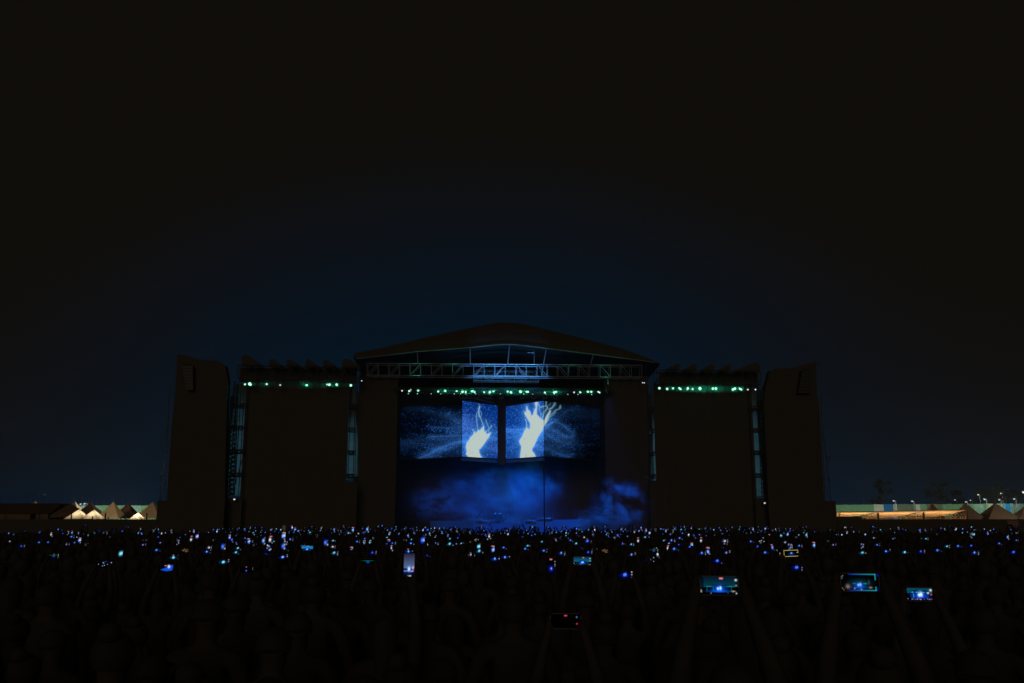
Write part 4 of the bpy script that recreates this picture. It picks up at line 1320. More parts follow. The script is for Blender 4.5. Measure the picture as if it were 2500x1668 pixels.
# trees
def tree(px, top_py, Y, spread, label, palm=False, group='dark trees beyond the right fence'):
    p = at(px, top_py, Y)
    H = p[2]
    t = thing('palm_tree' if palm else 'leafy_tree', label, 'tree', (p[0], Y, 0), group, stage=False)
    tr = MB()
    lean = rng.uniform(-.4, .4)
    if palm:
        pts = [(p[0] + lean * (f ** 2), Y, (H - 1.0) * f) for f in np.linspace(0, 1, 7)]
        tr.tube(pts, list(np.linspace(.24, .14, 7)), 7)
        part(tr, 'trunk', M['bark'], t)
        c = np.array(pts[-1])
        for k in range(17):
            az, up = 2 * math.pi * k / 17 + rng.uniform(-.2, .2), rng.uniform(-.1, .9)
            L_ = spread * rng.uniform(.8, 1.1)
            mb = MB()
            spine = []
            for f in np.linspace(0, 1, 9):
                r_ = L_ * f
                spine.append(c + np.array([math.cos(az) * r_ * .85, math.sin(az) * r_ * .85, up * r_ * .8 - .33 * r_ * r_ / L_ * 1.5]))
            mb.tube(spine, .025, 3)
            side = np.array([-math.sin(az), math.cos(az), 0])
            for i in range(1, 9):
                for s in (-1, 1):
                    q = spine[i]
                    ll = L_ * .28 * math.sin(math.pi * (i + .5) / 10)
                    tip = q + side * s * ll + np.array([math.cos(az), math.sin(az), 0]) * ll * .4 - np.array([0, 0, ll * .5])
                    d = (spine[i] - spine[i - 1]) * .45
                    mb.add([q - d * .5, q + d * .5, tip], [(0, 1, 2)])
            part(mb, 'frond', M['leaf'], t)
    else:
        pts = [(p[0] + lean * f, Y, H * .62 * f) for f in np.linspace(0, 1, 6)]
        tr.tube(pts, list(np.linspace(.35, .14, 6)), 7)
        cl_ = []
        for k in range(11):
            f = rng.uniform(.45, 1)
            c0 = np.array(pts[3 + int(rng.integers(0, 3))])
            e = np.array([p[0] + rng.normal(0, spread * .45), Y + rng.normal(0, spread * .45), H * rng.uniform(.5, .95)])
            tr.bar(c0, e, .08, .03, 5)
            cl_.append((e, spread * rng.uniform(.22, .42)))
        cl_.append((np.array([p[0], Y, H * .95]), spread * .25))
        part(tr, 'trunk', M['bark'], t)
        mb = MB()
        for e, r_ in cl_:
            for _ in range(130):
                q = e + rng.normal(0, r_ * .55, 3) * (1, 1, .8)
                a = rng.normal(0, 1, 3)
                a /= np.linalg.norm(a)
                b = np.cross(a, rng.normal(0, 1, 3))
                b /= np.linalg.norm(b)
                s = rng.uniform(.1, .24)
                mb.add([q - a * s, q + b * s * .5, q + a * s, q - b * s * .5], [(0, 1, 2, 3)])
        part(mb, 'crown', M['leaf'], t, kind='stuff')
    return t


tree(2146, 1168, 240, 2.6, 'faint slender dark tree behind the dark blue fence panel')
tree(2279, 1176, 236, 3.0, 'tall dark tree above the first brown tent tip')
tree(2385, 1188, 232, 3.6, 'broad dark tree above the grey fence panels')
tree(2441, 1184, 228, 3.2, 'tall dark leafy tree left of the palms')
tree(2478, 1190, 216, 3.4, 'dark palm tree near the glaring floodlight', True)
tree(2456, 1200, 214, 2.6, 'shorter palm with yellowish fronds left of the floodlight', True)
tree(2512, 1180, 236, 4.2, 'large dark tree at the right picture edge')
tree(2333, 1196, 244, 2.6, 'low dark tree between the first and second brown tent tips')

# ------------------------------------------------------------------ phones: the pictures on their screens
def blank(W, H, a):
    u, v = np.meshgrid(np.linspace(-1, 1, W), np.linspace(-1, 1, H))
    return u * a, v, np.zeros((H, W, 3))


def gb(X, Y, x, y, sx, sy=None):
    return np.exp(-((X - x) / sx) ** 2 - ((Y - y) / (sy or sx)) ** 2)[..., None]


def pill(img, X, Y, x, y, w, h, col):
    d = np.maximum(np.abs(X - x) - (w - h), 0)
    k = 1 / (1 + np.exp((np.hypot(d, Y - y) - h) * 26 / max(.2, 6 * h)))
    return img * (1 - k[..., None]) + k[..., None] * col


def phone_img(kind, W, H, asp, r, g=1.0):
    """what the phone shows: asp = half width over half height; v runs up"""
    X, Y, im = blank(W, H, asp)
    hs = lambda: r.random()
    red, whi = lin((225, 125, 135)), lin((190, 210, 220))
    if kind in ('scene', 'bright', 'wide'):
        skyc = lin((5, 48, 66)) if kind == 'scene' else lin((12, 100, 150)) if kind == 'bright' else lin((14, 84, 116))
        st_y = -.18
        k = np.clip((Y - st_y) / 1.1, 0, 1)
        im += np.where((Y > st_y)[..., None], (skyc * (1.25 - .95 * k[..., None])), 0)
        if kind == 'bright':
            im += np.where((Y > -.1)[..., None], lin((20, 110, 170)) * .5, 0)
        arch = (np.abs(X + .1) < .72 * asp) & (Y < .12 - .18 * (X / asp) ** 2) & (Y > -.75)
        im[arch] *= .18
        im += gb(X, Y, -.02, -.38, .55, .36) * lin((0, 72, 190)) * 1.3
        im += gb(X, Y, 0, -.62, .95, .10) * lin((0, 80, 190)) * .9
        for x in (-.55, .55):
            im += gb(X, Y, x * asp, -.08, .17 * asp, .05) * lin((20, 130, 120)) * 1.1
        for x in (-.66, -.33, .62):
            im += gb(X, Y, x * asp, -.4, .035, .28) * lin((20, 95, 105))
        im += gb(X, Y, -.17, -.33, .095, .13) * lin((165, 205, 250)) * 1.5 + gb(X, Y, .1, -.28, .105, .17) * lin((160, 215, 235)) * 1.5
        im[(Y < -.74)] *= .08
        for _ in range(9 if kind == 'wide' else 3):
            im += gb(X, Y, (hs() * 1.7 - .85) * asp, -.76 - hs() * .12, .05) * lin((150, 150, 205)) * hs()
        if kind != 'bright':
            im += gb(X, Y, -.97 * asp, -.6, .07, .2) * lin((165, 170, 150))
        if kind == 'scene':
            im[(np.abs(X) > .83 * asp) & (Y > -.5)] *= .25
            im += gb(X, Y, .72 * asp, -.62, .17, .06) * lin((175, 165, 105))
        im = pill(im, X, Y, .1 * asp, .80 if kind != 'bright' else .86, .20, .085, red)
        if kind != 'bright':
            for y, s in ((.62, .11), (.02, .085), (-.85, .07)):
                im = pill(im, X, Y, .87 * asp, y, s, s, whi if y > .5 else whi * (.35 if kind == 'scene' and y == .02 else .8))
    elif kind == 'frame':
        st_y = -.3
        im += gb(X, Y, -.05, -.15, .95, .42) * lin((6, 52, 62)) + gb(X, Y, -.08, -.42, .42, .3) * lin((0, 70, 190)) + gb(X, Y, -.05, -.6, .9, .09) * lin((0, 50, 140))
        im += gb(X, Y, -.2, -.3, .09, .13) * lin((150, 185, 240)) + gb(X, Y, .03, -.25, .10, .16) * lin((150, 185, 240))
        im += gb(X, Y, .55, -.15, .19, .055) * lin((12, 140, 115)) + gb(X, Y, -.72, -.15, .05, .05) * lin((60, 120, 100)) + gb(X, Y, -.55, -.14, .05, .05) * lin((60, 120, 100))
        im += gb(X, Y, -1.35, -.5, .2, .22) * lin((130, 100, 85)) + gb(X, Y, 1.12, -.6, .15, .09) * lin((150, 115, 80))
        im += gb(X, Y, .98, .0, .09, .25) * lin((60, 62, 70)) * .7
        for x, y in ((-.62, -.72), (.1, -.82)):
            im += gb(X, Y, x, y, .075, .06) * lin((165, 140, 160))
        tline = np.clip((X / asp + .55) / 1.4, 0, 1)[..., None]
        edgec = lin((0, 30, 170)) * (1 - tline) + lin((15, 165, 160)) * tline
        for yy in (.93, -.93):
            im += (np.exp(-((Y - yy) / .05) ** 2) * (X > -.6 * asp) * (X < .84 * asp))[..., None] * edgec
        im += (np.exp(-((X - .82 * asp) / .045) ** 2) * ((Y > .25) | (Y < -.5)) * (np.abs(Y) < .95))[..., None] * lin((15, 165, 150))
        for y in (.85, -.85):
            im += gb(X, Y, .95 * asp, y, .13, .12) * lin((25, 0, 170))
        for x, y in ((-.95, .65), (-.89, .75), (-.95, .45), (-.95, -.7), (-.89, -.88)):
            im += gb(X, Y, x * asp, y, .05, .06) * lin((110, 125, 120))
    elif kind == 'vivid':
        in_ = (X < .84 * asp) & (X > -.9 * asp) & (np.abs(Y) < .9)
        skyc = lin((6, 70, 82))
        im += np.where((in_ & (Y > .15))[..., None], skyc, 0)
        arch = in_ & (np.abs(X + .1) < .62 * asp) & (Y < .72 - .5 * ((X + .1) / asp) ** 2)
        im[arch] = lin((2, 35, 72))
        im += (gb(X, Y, 0, -.3, .9, .5) * lin((0, 50, 185)) * 1.2) * in_[..., None]
        for x, s in ((-1.1, .12), (-.5, .1), (-.3, .05), (-.15, .05), (0, .05), (.15, .06), (.35, .04), (.55, .07), (1.1, .16)):
            im += gb(X, Y, x, .28 - .02 * x, s, .05) * lin((90, 215, 190))
        im += gb(X, Y, -.15, -.12, .17, .24) * lin((205, 225, 225)) * 1.3 + gb(X, Y, .16, -.05, .17, .28) * lin((205, 225, 225)) * 1.3
        im += gb(X, Y, 0, .48, .28, .14) * lin((50, 130, 170)) * .6 + gb(X, Y, -.95, -.2, .05, .4) * lin((60, 140, 160))
        im[(Y < -.62)] *= .15
        for _ in range(34):
            im += gb(X, Y, (hs() * 1.7 - .9) * asp, -.68 - hs() * .14, .045, .05) * lin((175, 165, 225)) * hs()
        im = pill(im, X, Y, .74 * asp, .62, .15, .15, lin((205, 215, 210)))
        im = pill(im, X, Y, .55 * asp, .17, .11, .11, lin((205, 215, 210)))
        im = pill(im, X, Y, .76 * asp, -.05, .1, .1, lin((235, 70, 60)))
    elif kind == 'lavender':
        k = np.clip((Y + .2) / 1.1, 0, 1)[..., None]
        im += np.where((Y > -.25)[..., None], lin((40, 38, 62)) * k + lin((80, 98, 135)) * (1 - k), lin((5, 20, 85)) * .7)
        im += gb(X, Y, 0, -.3, .22, .22) * lin((10, 85, 170)) + gb(X, Y, 0, -.34, .10, .16) * lin((175, 205, 205)) * 1.4
        im += gb(X, Y, .36, -.25, .07, .13) * lin((230, 150, 150))
        for _ in range(13):
            im += gb(X, Y, (hs() * 2 - 1) * asp, -.48 - hs() * .06, .05, .04) * lin((150, 165, 220)) * hs()
        im[Y < -.78] *= .05
        for x in (-.18, .02, .15):
            im = pill(im, X, Y, x, -.92, .045, .045, lin((205, 205, 215)))
    elif kind == 'yellow':
        im += gb(X, Y, .1, -.15, .6, .28) * lin((0, 62, 165)) + gb(X, Y, .0, .05, .09, .14) * lin((170, 195, 245)) + gb(X, Y, .2, .12, .09, .14) * lin((170, 195, 245))
        ed = (np.abs(np.abs(Y) - .9) < .075) | (X < -.93 * asp) | ((X > .93 * asp) & (Y > .1))
        im[ed] = lin((172, 160, 85))
        im += gb(X, Y, .85 * asp, .2, .12, .1) * lin((190, 180, 170))
    elif kind == 'dark':
        im = pill(im, X, Y, .0, .78, .21, .085, lin((195, 60, 100)))
        im = pill(im, X, Y, .75 * asp, .58, .08, .11, lin((75, 115, 195)))
        im = pill(im, X, Y, .76 * asp, -.35, .1, .1, lin((200, 35, 80)))
        im += gb(X, Y, .5 * asp, -.35, .25, .04) * lin((25, 25, 32)) * .5
    elif kind == 'redpill':
        im += gb(X, Y, -.1, -.35, .3, .3) * lin((10, 25, 150)) + gb(X, Y, -.06, -.3, .08, .12) * lin((120, 145, 235)) * 1.4
        im = pill(im, X, Y, -.1, .82, .17, .07, lin((225, 120, 125)))
        for y in (.55, .2, .0):
            im = pill(im, X, Y, .88 * asp, y, .06, .06, lin((165, 165, 160)) * (.9 if y > .1 else .5))
    elif kind == 'dots':
        for _ in range(6):
            im += gb(X, Y, (hs() * 1.8 - .9) * asp, hs() * 1.7 - .85, .1) * lin((185, 185, 190)) * (.3 + .7 * hs()) * 1.8
        im += gb(X, Y, 0, 0, .4) * lin((10, 35, 110)) * hs()
    elif kind == 'warm':
        for _ in range(16):
            im += gb(X, Y, (hs() * 1.6 - .8) * asp, hs() * 1.6 - .8, .16) * lin((215, 170, 125)) * hs()
        im = pill(im, X, Y, 0, .55, .3, .12, lin((225, 130, 90)))
    elif kind == 'tilted':
        im += np.where(((Y < .15 + .3 * X) & (Y > -.95 + .4 * np.maximum(0, -X)))[..., None], lin((8, 75, 205)), 0)
        im = pill(im, X, Y, .0, .72, .3, .1, lin((225, 120, 130)))
        im += gb(X, Y, .9, .35, .3, .4) * lin((190, 200, 215)) * 1.5
    elif kind == 'greenline':
        im += gb(X, Y, 0, -.15, .5, .3) * lin((0, 45, 150)) + gb(X, Y, 0, .35, 1.6, .08) * lin((10, 120, 60)) + gb(X, Y, .1, -.1, .14) * lin((60, 110, 200))
        if hs() < .5:
            im = pill(im, X, Y, .1, .8, .16, .08, red)
            for y in (.7, 0, -.75):
                im = pill(im, X, Y, .85 * asp, y, .1, .1, whi)
    else:  # small pictures: a blue, teal, violet or white glow with a brighter core and a few buttons
        c, k = dict(blue=((5, 62, 190), (130, 180, 250)), deep=((4, 26, 165), (70, 115, 235)), teal=((5, 95, 140), (120, 205, 230)), violet=((36, 44, 125), (160, 170, 230)), white=((70, 85, 120), (215, 220, 225)))[kind]
        im += gb(X, Y, 0, -.1, .42 * asp + .1, .42) * lin(c) * .65
        two = hs() < .5
        x0, y0 = (hs() - .5) * .4, (hs() - .5) * .5
        im += gb(X, Y, x0, y0, .2, .32) * lin(k) * 1.6
        if two:
            im += gb(X, Y, x0 + .38, y0 + .1, .2, .32) * lin(k) * 1.7
        side = .88 * asp
        for y in (.75, .1, -.65):
            if hs() < .6:
                im += gb(X, Y, side, y, .14) * lin((205, 210, 220)) * 1.5 * hs()
        if hs() < .14:
            im += gb(X, Y, 0, .88, .24, .14) * lin((225, 120, 125)) * 1.4
    return np.clip(im * g, 0, 4)


PW_, PH_ = .152, .074


def phone_meshes(kind, land, W, H, r, g=1.0):
    a = (PW_ / PH_) if land else (PH_ / PW_)
    sw, sh = (PW_, PH_) if land else (PH_, PW_)
    im = phone_img(kind, W, H, a, r, g)
    x, z = np.meshgrid(np.linspace(-.5, .5, W) * (sw - .006), np.linspace(-.5, .5, H) * (sh - .006))
    V = np.stack([x, np.full_like(x, -.0062), z], -1).reshape(-1, 3)
    me = col_mesh('screen', V, grid_faces(W, H), im.reshape(-1, 3))
    me.materials.append(PHS)
    return me


def phone_body(land):
    w, h = (PW_, PH_) if land else (PH_, PW_)
    r = .012
    outl = []
    for cx, cz, a0 in ((w / 2 - r, h / 2 - r, 0), (-w / 2 + r, h / 2 - r, 90), (-w / 2 + r, -h / 2 + r, 180), (w / 2 - r, -h / 2 + r, 270)):
        for k in range(3):
            t = R(a0 + 45 * k)
            outl.append((cx + r * math.cos(t), -.005, cz + r * math.sin(t)))
    m = MB().prism(outl, (0, .010, 0))
    cxx = -w / 2 + .02
    m.cbox((cxx, .0065, h / 2 - .02), (.022, .003, .022))
    me = m.mesh('phone')
    me.materials.append(M['phone'])
    return me


BODY = {True: phone_body(True), False: phone_body(False)}
POOL = {}


def pooled(kind, land, hi):
    W, H = ((40, 20) if hi else (13, 7)) if land else ((20, 40) if hi else (7, 13))
    key = (kind, land, hi, int(rng.integers(0, 4)))
    if key not in POOL:
        POOL[key] = phone_meshes(kind, land, W, H, rng, .95 if hi else 1.0)
    return POOL[key]


# photographed phones: x, y, apparent width of the whole phone, lying sideways?, picture, words for the label
L_, P_ = True, False
LIST = [
    (1756, 1430, 92, L_, 'scene', 'large phone held sideways showing the teal lit stage, red pill and white buttons'),
    (2099, 1422, 88, L_, 'frame', 'large phone held sideways with cyan glowing edges around its stage picture'),
    (2246, 1451, 66, L_, 'vivid', 'phone held sideways with a vivid bright blue stage picture and red dot'),
    (1381, 1517, 72, L_, 'dark', 'nearly black phone nearest the camera, only red pill and red dot lit'),
    (999, 1380, 27, P_, 'lavender', 'upright phone with a lavender sky above a tiny bright stage'),
    (1422, 1370, 43, L_, 'wide', 'phone held sideways with a bright teal stage picture and three white buttons'),
    (750, 1339, 27, L_, 'bright', 'phone with a bright sky blue picture and red pill on top'),
    (1931, 1351, 35, L_, 'yellow', 'phone held sideways with a yellow outline round its dark picture'),
    (405, 1387, 26, L_, 'tilted', 'tilted phone with a solid blue wedge and white blob on its screen'),
    (602, 1391, 33, L_, 'redpill', 'dim violet phone with a red pill above and white dots at its right'),
    (470, 1417, 31, L_, 'redpill', 'dark phone low in the crowd, red pill over a small blue blob'),
    (898, 1372, 32, L_, 'greenline', 'dark phone with a thin green line and a column of white buttons'),
    (131, 1358, 21, L_, 'greenline', 'dim phone at far left crossed by a thin green line'),
    (451, 1344, 13, L_, 'warm', 'small phone with a warm orange white speckled picture under the left speaker tower'),
    (1476, 1345, 17, L_, 'warm', 'small phone with a warm white picture and red bar below the smoke puff'),
    (423, 1361, 21, L_, 'teal', ''), (24, 1322, 13, L_, 'white', ''), (95, 1324, 14, L_, 'blue', ''), (174, 1310, 15, L_, 'blue', ''), (194, 1320, 7, P_, 'blue', ''), (163, 1329, 14, L_, 'violet', ''), (210, 1330, 13, L_, 'dots', ''),
    (294, 1352, 7, P_, 'teal', ''), (351, 1319, 11, L_, 'white', ''), (349, 1330, 11, L_, 'violet', ''), (383, 1343, 13, L_, 'blue', ''), (391, 1325, 11, L_, 'violet', ''), (505, 1347, 21, L_, 'blue', ''), (509, 1337, 11, L_, 'white', ''),
    (545, 1372, 22, L_, 'teal', ''), (580, 1339, 13, L_, 'teal', ''), (250, 1380, 14, L_, 'dots', ''), (118, 1324, 9, L_, 'blue', ''), (52, 1334, 9, L_, 'deep', ''), (101, 1308, 9, L_, 'deep', ''), (33, 1305, 9, L_, 'blue', ''),
    (653, 1351, 18, L_, 'blue', ''), (1003, 1326, 18, L_, 'blue', ''), (996, 1346, 25, L_, 'blue', ''), (1040, 1356, 18, L_, 'blue', ''), (1117, 1314, 11, L_, 'deep', ''), (1126, 1328, 12, L_, 'teal', ''), (1207, 1365, 23, L_, 'blue', ''),
    (1229, 1337, 12, L_, 'blue', ''), (909, 1350, 11, L_, 'deep', ''), (815, 1351, 10, L_, 'teal', ''), (1149, 1354, 10, L_, 'white', ''), (811, 1335, 11, L_, 'white', ''), (945, 1328, 9, L_, 'blue', ''), (889, 1326, 6, P_, 'teal', ''),
    (870, 1309, 10, L_, 'teal', ''), (1049, 1303, 6, P_, 'teal', ''), (690, 1360, 10, L_, 'blue', ''), (668, 1323, 11, L_, 'teal', ''), (724, 1312, 9, L_, 'blue', ''), (1047, 1338, 11, L_, 'deep', ''), (1200, 1326, 8, L_, 'blue', ''),
    (1150, 1324, 10, L_, 'warm', ''), (1327, 1344, 12, L_, 'blue', ''), (1596, 1345, 23, L_, 'greenline', ''), (1347, 1382, 19, P_, 'redpill', 'dim upright phone with a faint red pill below the right hand screen'), (1525, 1404, 25, L_, 'deep', ''), (1584, 1367, 14, L_, 'violet', ''),
    (1728, 1346, 9, P_, 'blue', ''), (1773, 1349, 14, L_, 'violet', ''), (1750, 1370, 13, L_, 'deep', ''), (1633, 1326, 12, L_, 'white', ''), (1657, 1330, 11, L_, 'deep', ''), (1698, 1314, 10, L_, 'teal', ''), (1712, 1319, 7, P_, 'white', ''),
    (1287, 1333, 10, L_, 'teal', ''), (1283, 1340, 11, L_, 'blue', ''), (1436, 1349, 12, L_, 'deep', ''), (1417, 1338, 11, L_, 'blue', ''), (1574, 1312, 14, L_, 'teal', ''), (1486, 1311, 11, L_, 'deep', ''), (1425, 1312, 13, L_, 'white', ''),
    (1388, 1315, 11, L_, 'blue', ''), (1520, 1328, 11, L_, 'deep', ''), (1541, 1330, 9, L_, 'teal', ''), (1370, 1351, 11, L_, 'blue', ''), (1233, 1360, 10, L_, 'blue', ''), (1910, 1362, 9, P_, 'dots', ''), (1869, 1349, 13, L_, 'blue', ''),
    (2164, 1346, 18, L_, 'blue', ''), (2208, 1349, 21, L_, 'teal', ''), (2141, 1330, 13, L_, 'blue', ''), (2034, 1330, 15, L_, 'violet', ''), (1986, 1331, 7, P_, 'blue', ''), (1951, 1333, 9, L_, 'blue', ''), (2311, 1334, 12, L_, 'teal', ''),
    (2379, 1350, 15, L_, 'blue', ''), (2439, 1327, 13, L_, 'blue', ''), (2370, 1333, 11, L_, 'deep', ''), (2481, 1319, 11, L_, 'blue', ''), (2473, 1349, 12, L_, 'deep', ''), (2248, 1347, 11, L_, 'deep', ''), (2104, 1350, 11, L_, 'teal', ''),
    (2180, 1315, 12, L_, 'violet', ''), (2133, 1313, 12, L_, 'white', ''), (2131, 1286, 10, L_, 'blue', ''), (2062, 1288, 10, L_, 'white', ''), (2201, 1291, 9, L_, 'blue', ''), (2297, 1290, 9, L_, 'deep', ''), (1863, 1313, 9, L_, 'white', ''),
    (1848, 1335, 11, L_, 'deep', ''), (1916, 1326, 11, L_, 'deep', ''), (2378, 1294, 9, L_, 'violet', ''), (2460, 1312, 6, P_, 'blue', ''), (1943, 1386, 12, L_, 'deep', ''), (2250, 1315, 10, L_, 'dots', ''),
    (258, 1374, 10, L_, 'blue', ''), (1480, 1306, 9, L_, 'teal', ''), (840, 1302, 9, L_, 'blue', ''), (1620, 1320, 10, L_, 'teal', ''), (2020, 1322, 9, L_, 'dots', ''), (620, 1331, 9, L_, 'dots', ''),
]
phones = []           # dict: pos, land, kind, label, w
HZ = 1284.0
for (px, py, wd, land, kind, lab) in LIST:
    real = PW_ if land else PH_
    d = FPX * real / wd
    h = (py - HZ) / FPX
    z = CAMZ - h * d
    zlo = 1.52 if wd > 30 else 1.74
    if z < zlo:
        d = (CAMZ - zlo) / h
    if z > 2.34:
        d = d if h > -.002 else min(d, .16 / max(1e-4, -h))
    d = min(d, 70)
    phones.append(dict(pos=at(px, py, d), land=land, kind=kind, lab=lab, px=px, py=py, hero=wd >= 18))
KINDS_S = ['blue'] * 10 + ['deep'] * 5 + ['teal'] * 4 + ['violet'] * 3 + ['white'] * 2 + ['dots'] * 4


def density(px):
    c = 1.0 if 560 < px < 1960 else 0.42
    if 1215 < px < 1335:
        c *= .55
    if px < 120:
        c *= .5
    return c


while len(phones) < 300:
    px = rng.uniform(10, 2490)
    if rng.random() > density(px):
        continue
    d = rng.uniform(13, 44)
    py = HZ + (CAMZ - rng.normal(1.84, .12)) * FPX / d
    z = CAMZ - (py - HZ) / FPX * d
    if not 1.66 < z < 2.2 or py > 1358:
        continue
    k = KINDS_S[int(rng.integers(len(KINDS_S)))]
    phones.append(dict(pos=at(px, py, d), land=bool(rng.random() < .62), kind=k, lab='', px=px, py=py, hero=False))

ZONES = [(-1e9, 170, 'long brown marquee'), (170, 262, 'two bright white tents'), (262, 392, 'tan pointed tents'), (392, 545, 'left speaker tower'), (545, 640, 'left clad tower'), (640, 750, 'left wing curtain'),
         (750, 868, 'left narrow tower'), (868, 975, 'left roof eave'), (975, 1060, 'left outer screen'), (1060, 1130, 'left screen seam'), (1130, 1215, 'left flame screen'), (1215, 1300, 'right hand screen'),
         (1300, 1365, 'tall thin pole'), (1365, 1465, 'right outer screen'), (1465, 1600, 'pale smoke puff'), (1600, 1720, 'right narrow tower'), (1720, 1830, 'right wing curtain'), (1830, 1930, 'right clad tower'), (1930, 2040, 'right speaker tower'),
         (2040, 2145, 'leftmost lit canopy'), (2145, 2255, 'middle lit canopy'), (2255, 2365, 'rightmost lit canopy'), (2365, 2450, 'wide brown tent'), (2450, 1e9, 'bright blue fence sheet')]


def zone(px):
    for i, (a, b, n) in enumerate(ZONES):
        if a <= px < b:
            return i
    return 0


WORD = dict(blue='blue', deep='deep blue', teal='teal', violet='violet', white='whitish', dots='dark dotted', warm='warm white', greenline='green lined', redpill='red marked', scene='teal', wide='teal')
cnt = {}
for p in sorted(phones, key=lambda q: -q['py']):
    if not p['lab']:
        z_ = zone(p['px'])
        k = (z_, p['kind'])
        cnt[k] = cnt.get(k, 0) + 1
        p['lab'] = f"{WORD[p['kind']]} phone screen under the {ZONES[z_][2]}, {ordn(cnt[k])} such from below"

for p in phones:
    dist = float(np.linalg.norm(p['pos'] - CAM))
    o = bpy.data.objects.new('phone', BODY[p['land']])
    COL.objects.link(o)
    o.location = p['pos']
    yaw = math.atan2(-p['pos'][0], p['pos'][1]) * .6 + (0 if p['hero'] and p['py'] > 1360 else rng.uniform(-.25, .25))
    tilt = rng.uniform(-.12, .05)
    roll = 0.0 if p['hero'] and p['py'] > 1360 else rng.uniform(-.08, .08)
    if p['kind'] == 'tilted':
        roll = -.12
    o.rotation_euler = Euler((tilt, roll, yaw), 'XYZ')
    tag(o, p['lab'], 'phone', 'lit phones held up by the crowd')
    p['ob'] = o
    if p['kind'] in ('scene', 'frame', 'vivid', 'dark', 'lavender', 'wide', 'bright', 'yellow', 'tilted') or p['hero']:
        big = p['kind'] in ('scene', 'frame', 'vivid', 'dark')
        W, H = ((110, 54) if big else (56, 28)) if p['land'] else (32, 62)
        me = phone_meshes(p['kind'], p['land'], W, H, rng, 1.1)
    else:
        me = pooled(p['kind'], p['land'], dist < 14)
    s = bpy.data.objects.new('screen', me)
    COL.objects.link(s)
    s.parent = o

# ------------------------------------------------------------------ people
def ik(S, T, l1, l2, pole):
    S, T, pole = (np.asarray(x, float) for x in (S, T, pole))
    d = T - S
    L = np.linalg.norm(d)
    if L > (l1 + l2) * .995:
        T = S + d / L * (l1 + l2) * .995
        d = T - S
        L = np.linalg.norm(d)
    a = (l1 * l1 - l2 * l2 + L * L) / (2 * L)
    h = math.sqrt(max(1e-6, l1 * l1 - a * a))
    u = d / L
    q = pole - u * np.dot(pole, u)
    q /= np.linalg.norm(q) + 1e-9
    return S + u * a + q * h, T


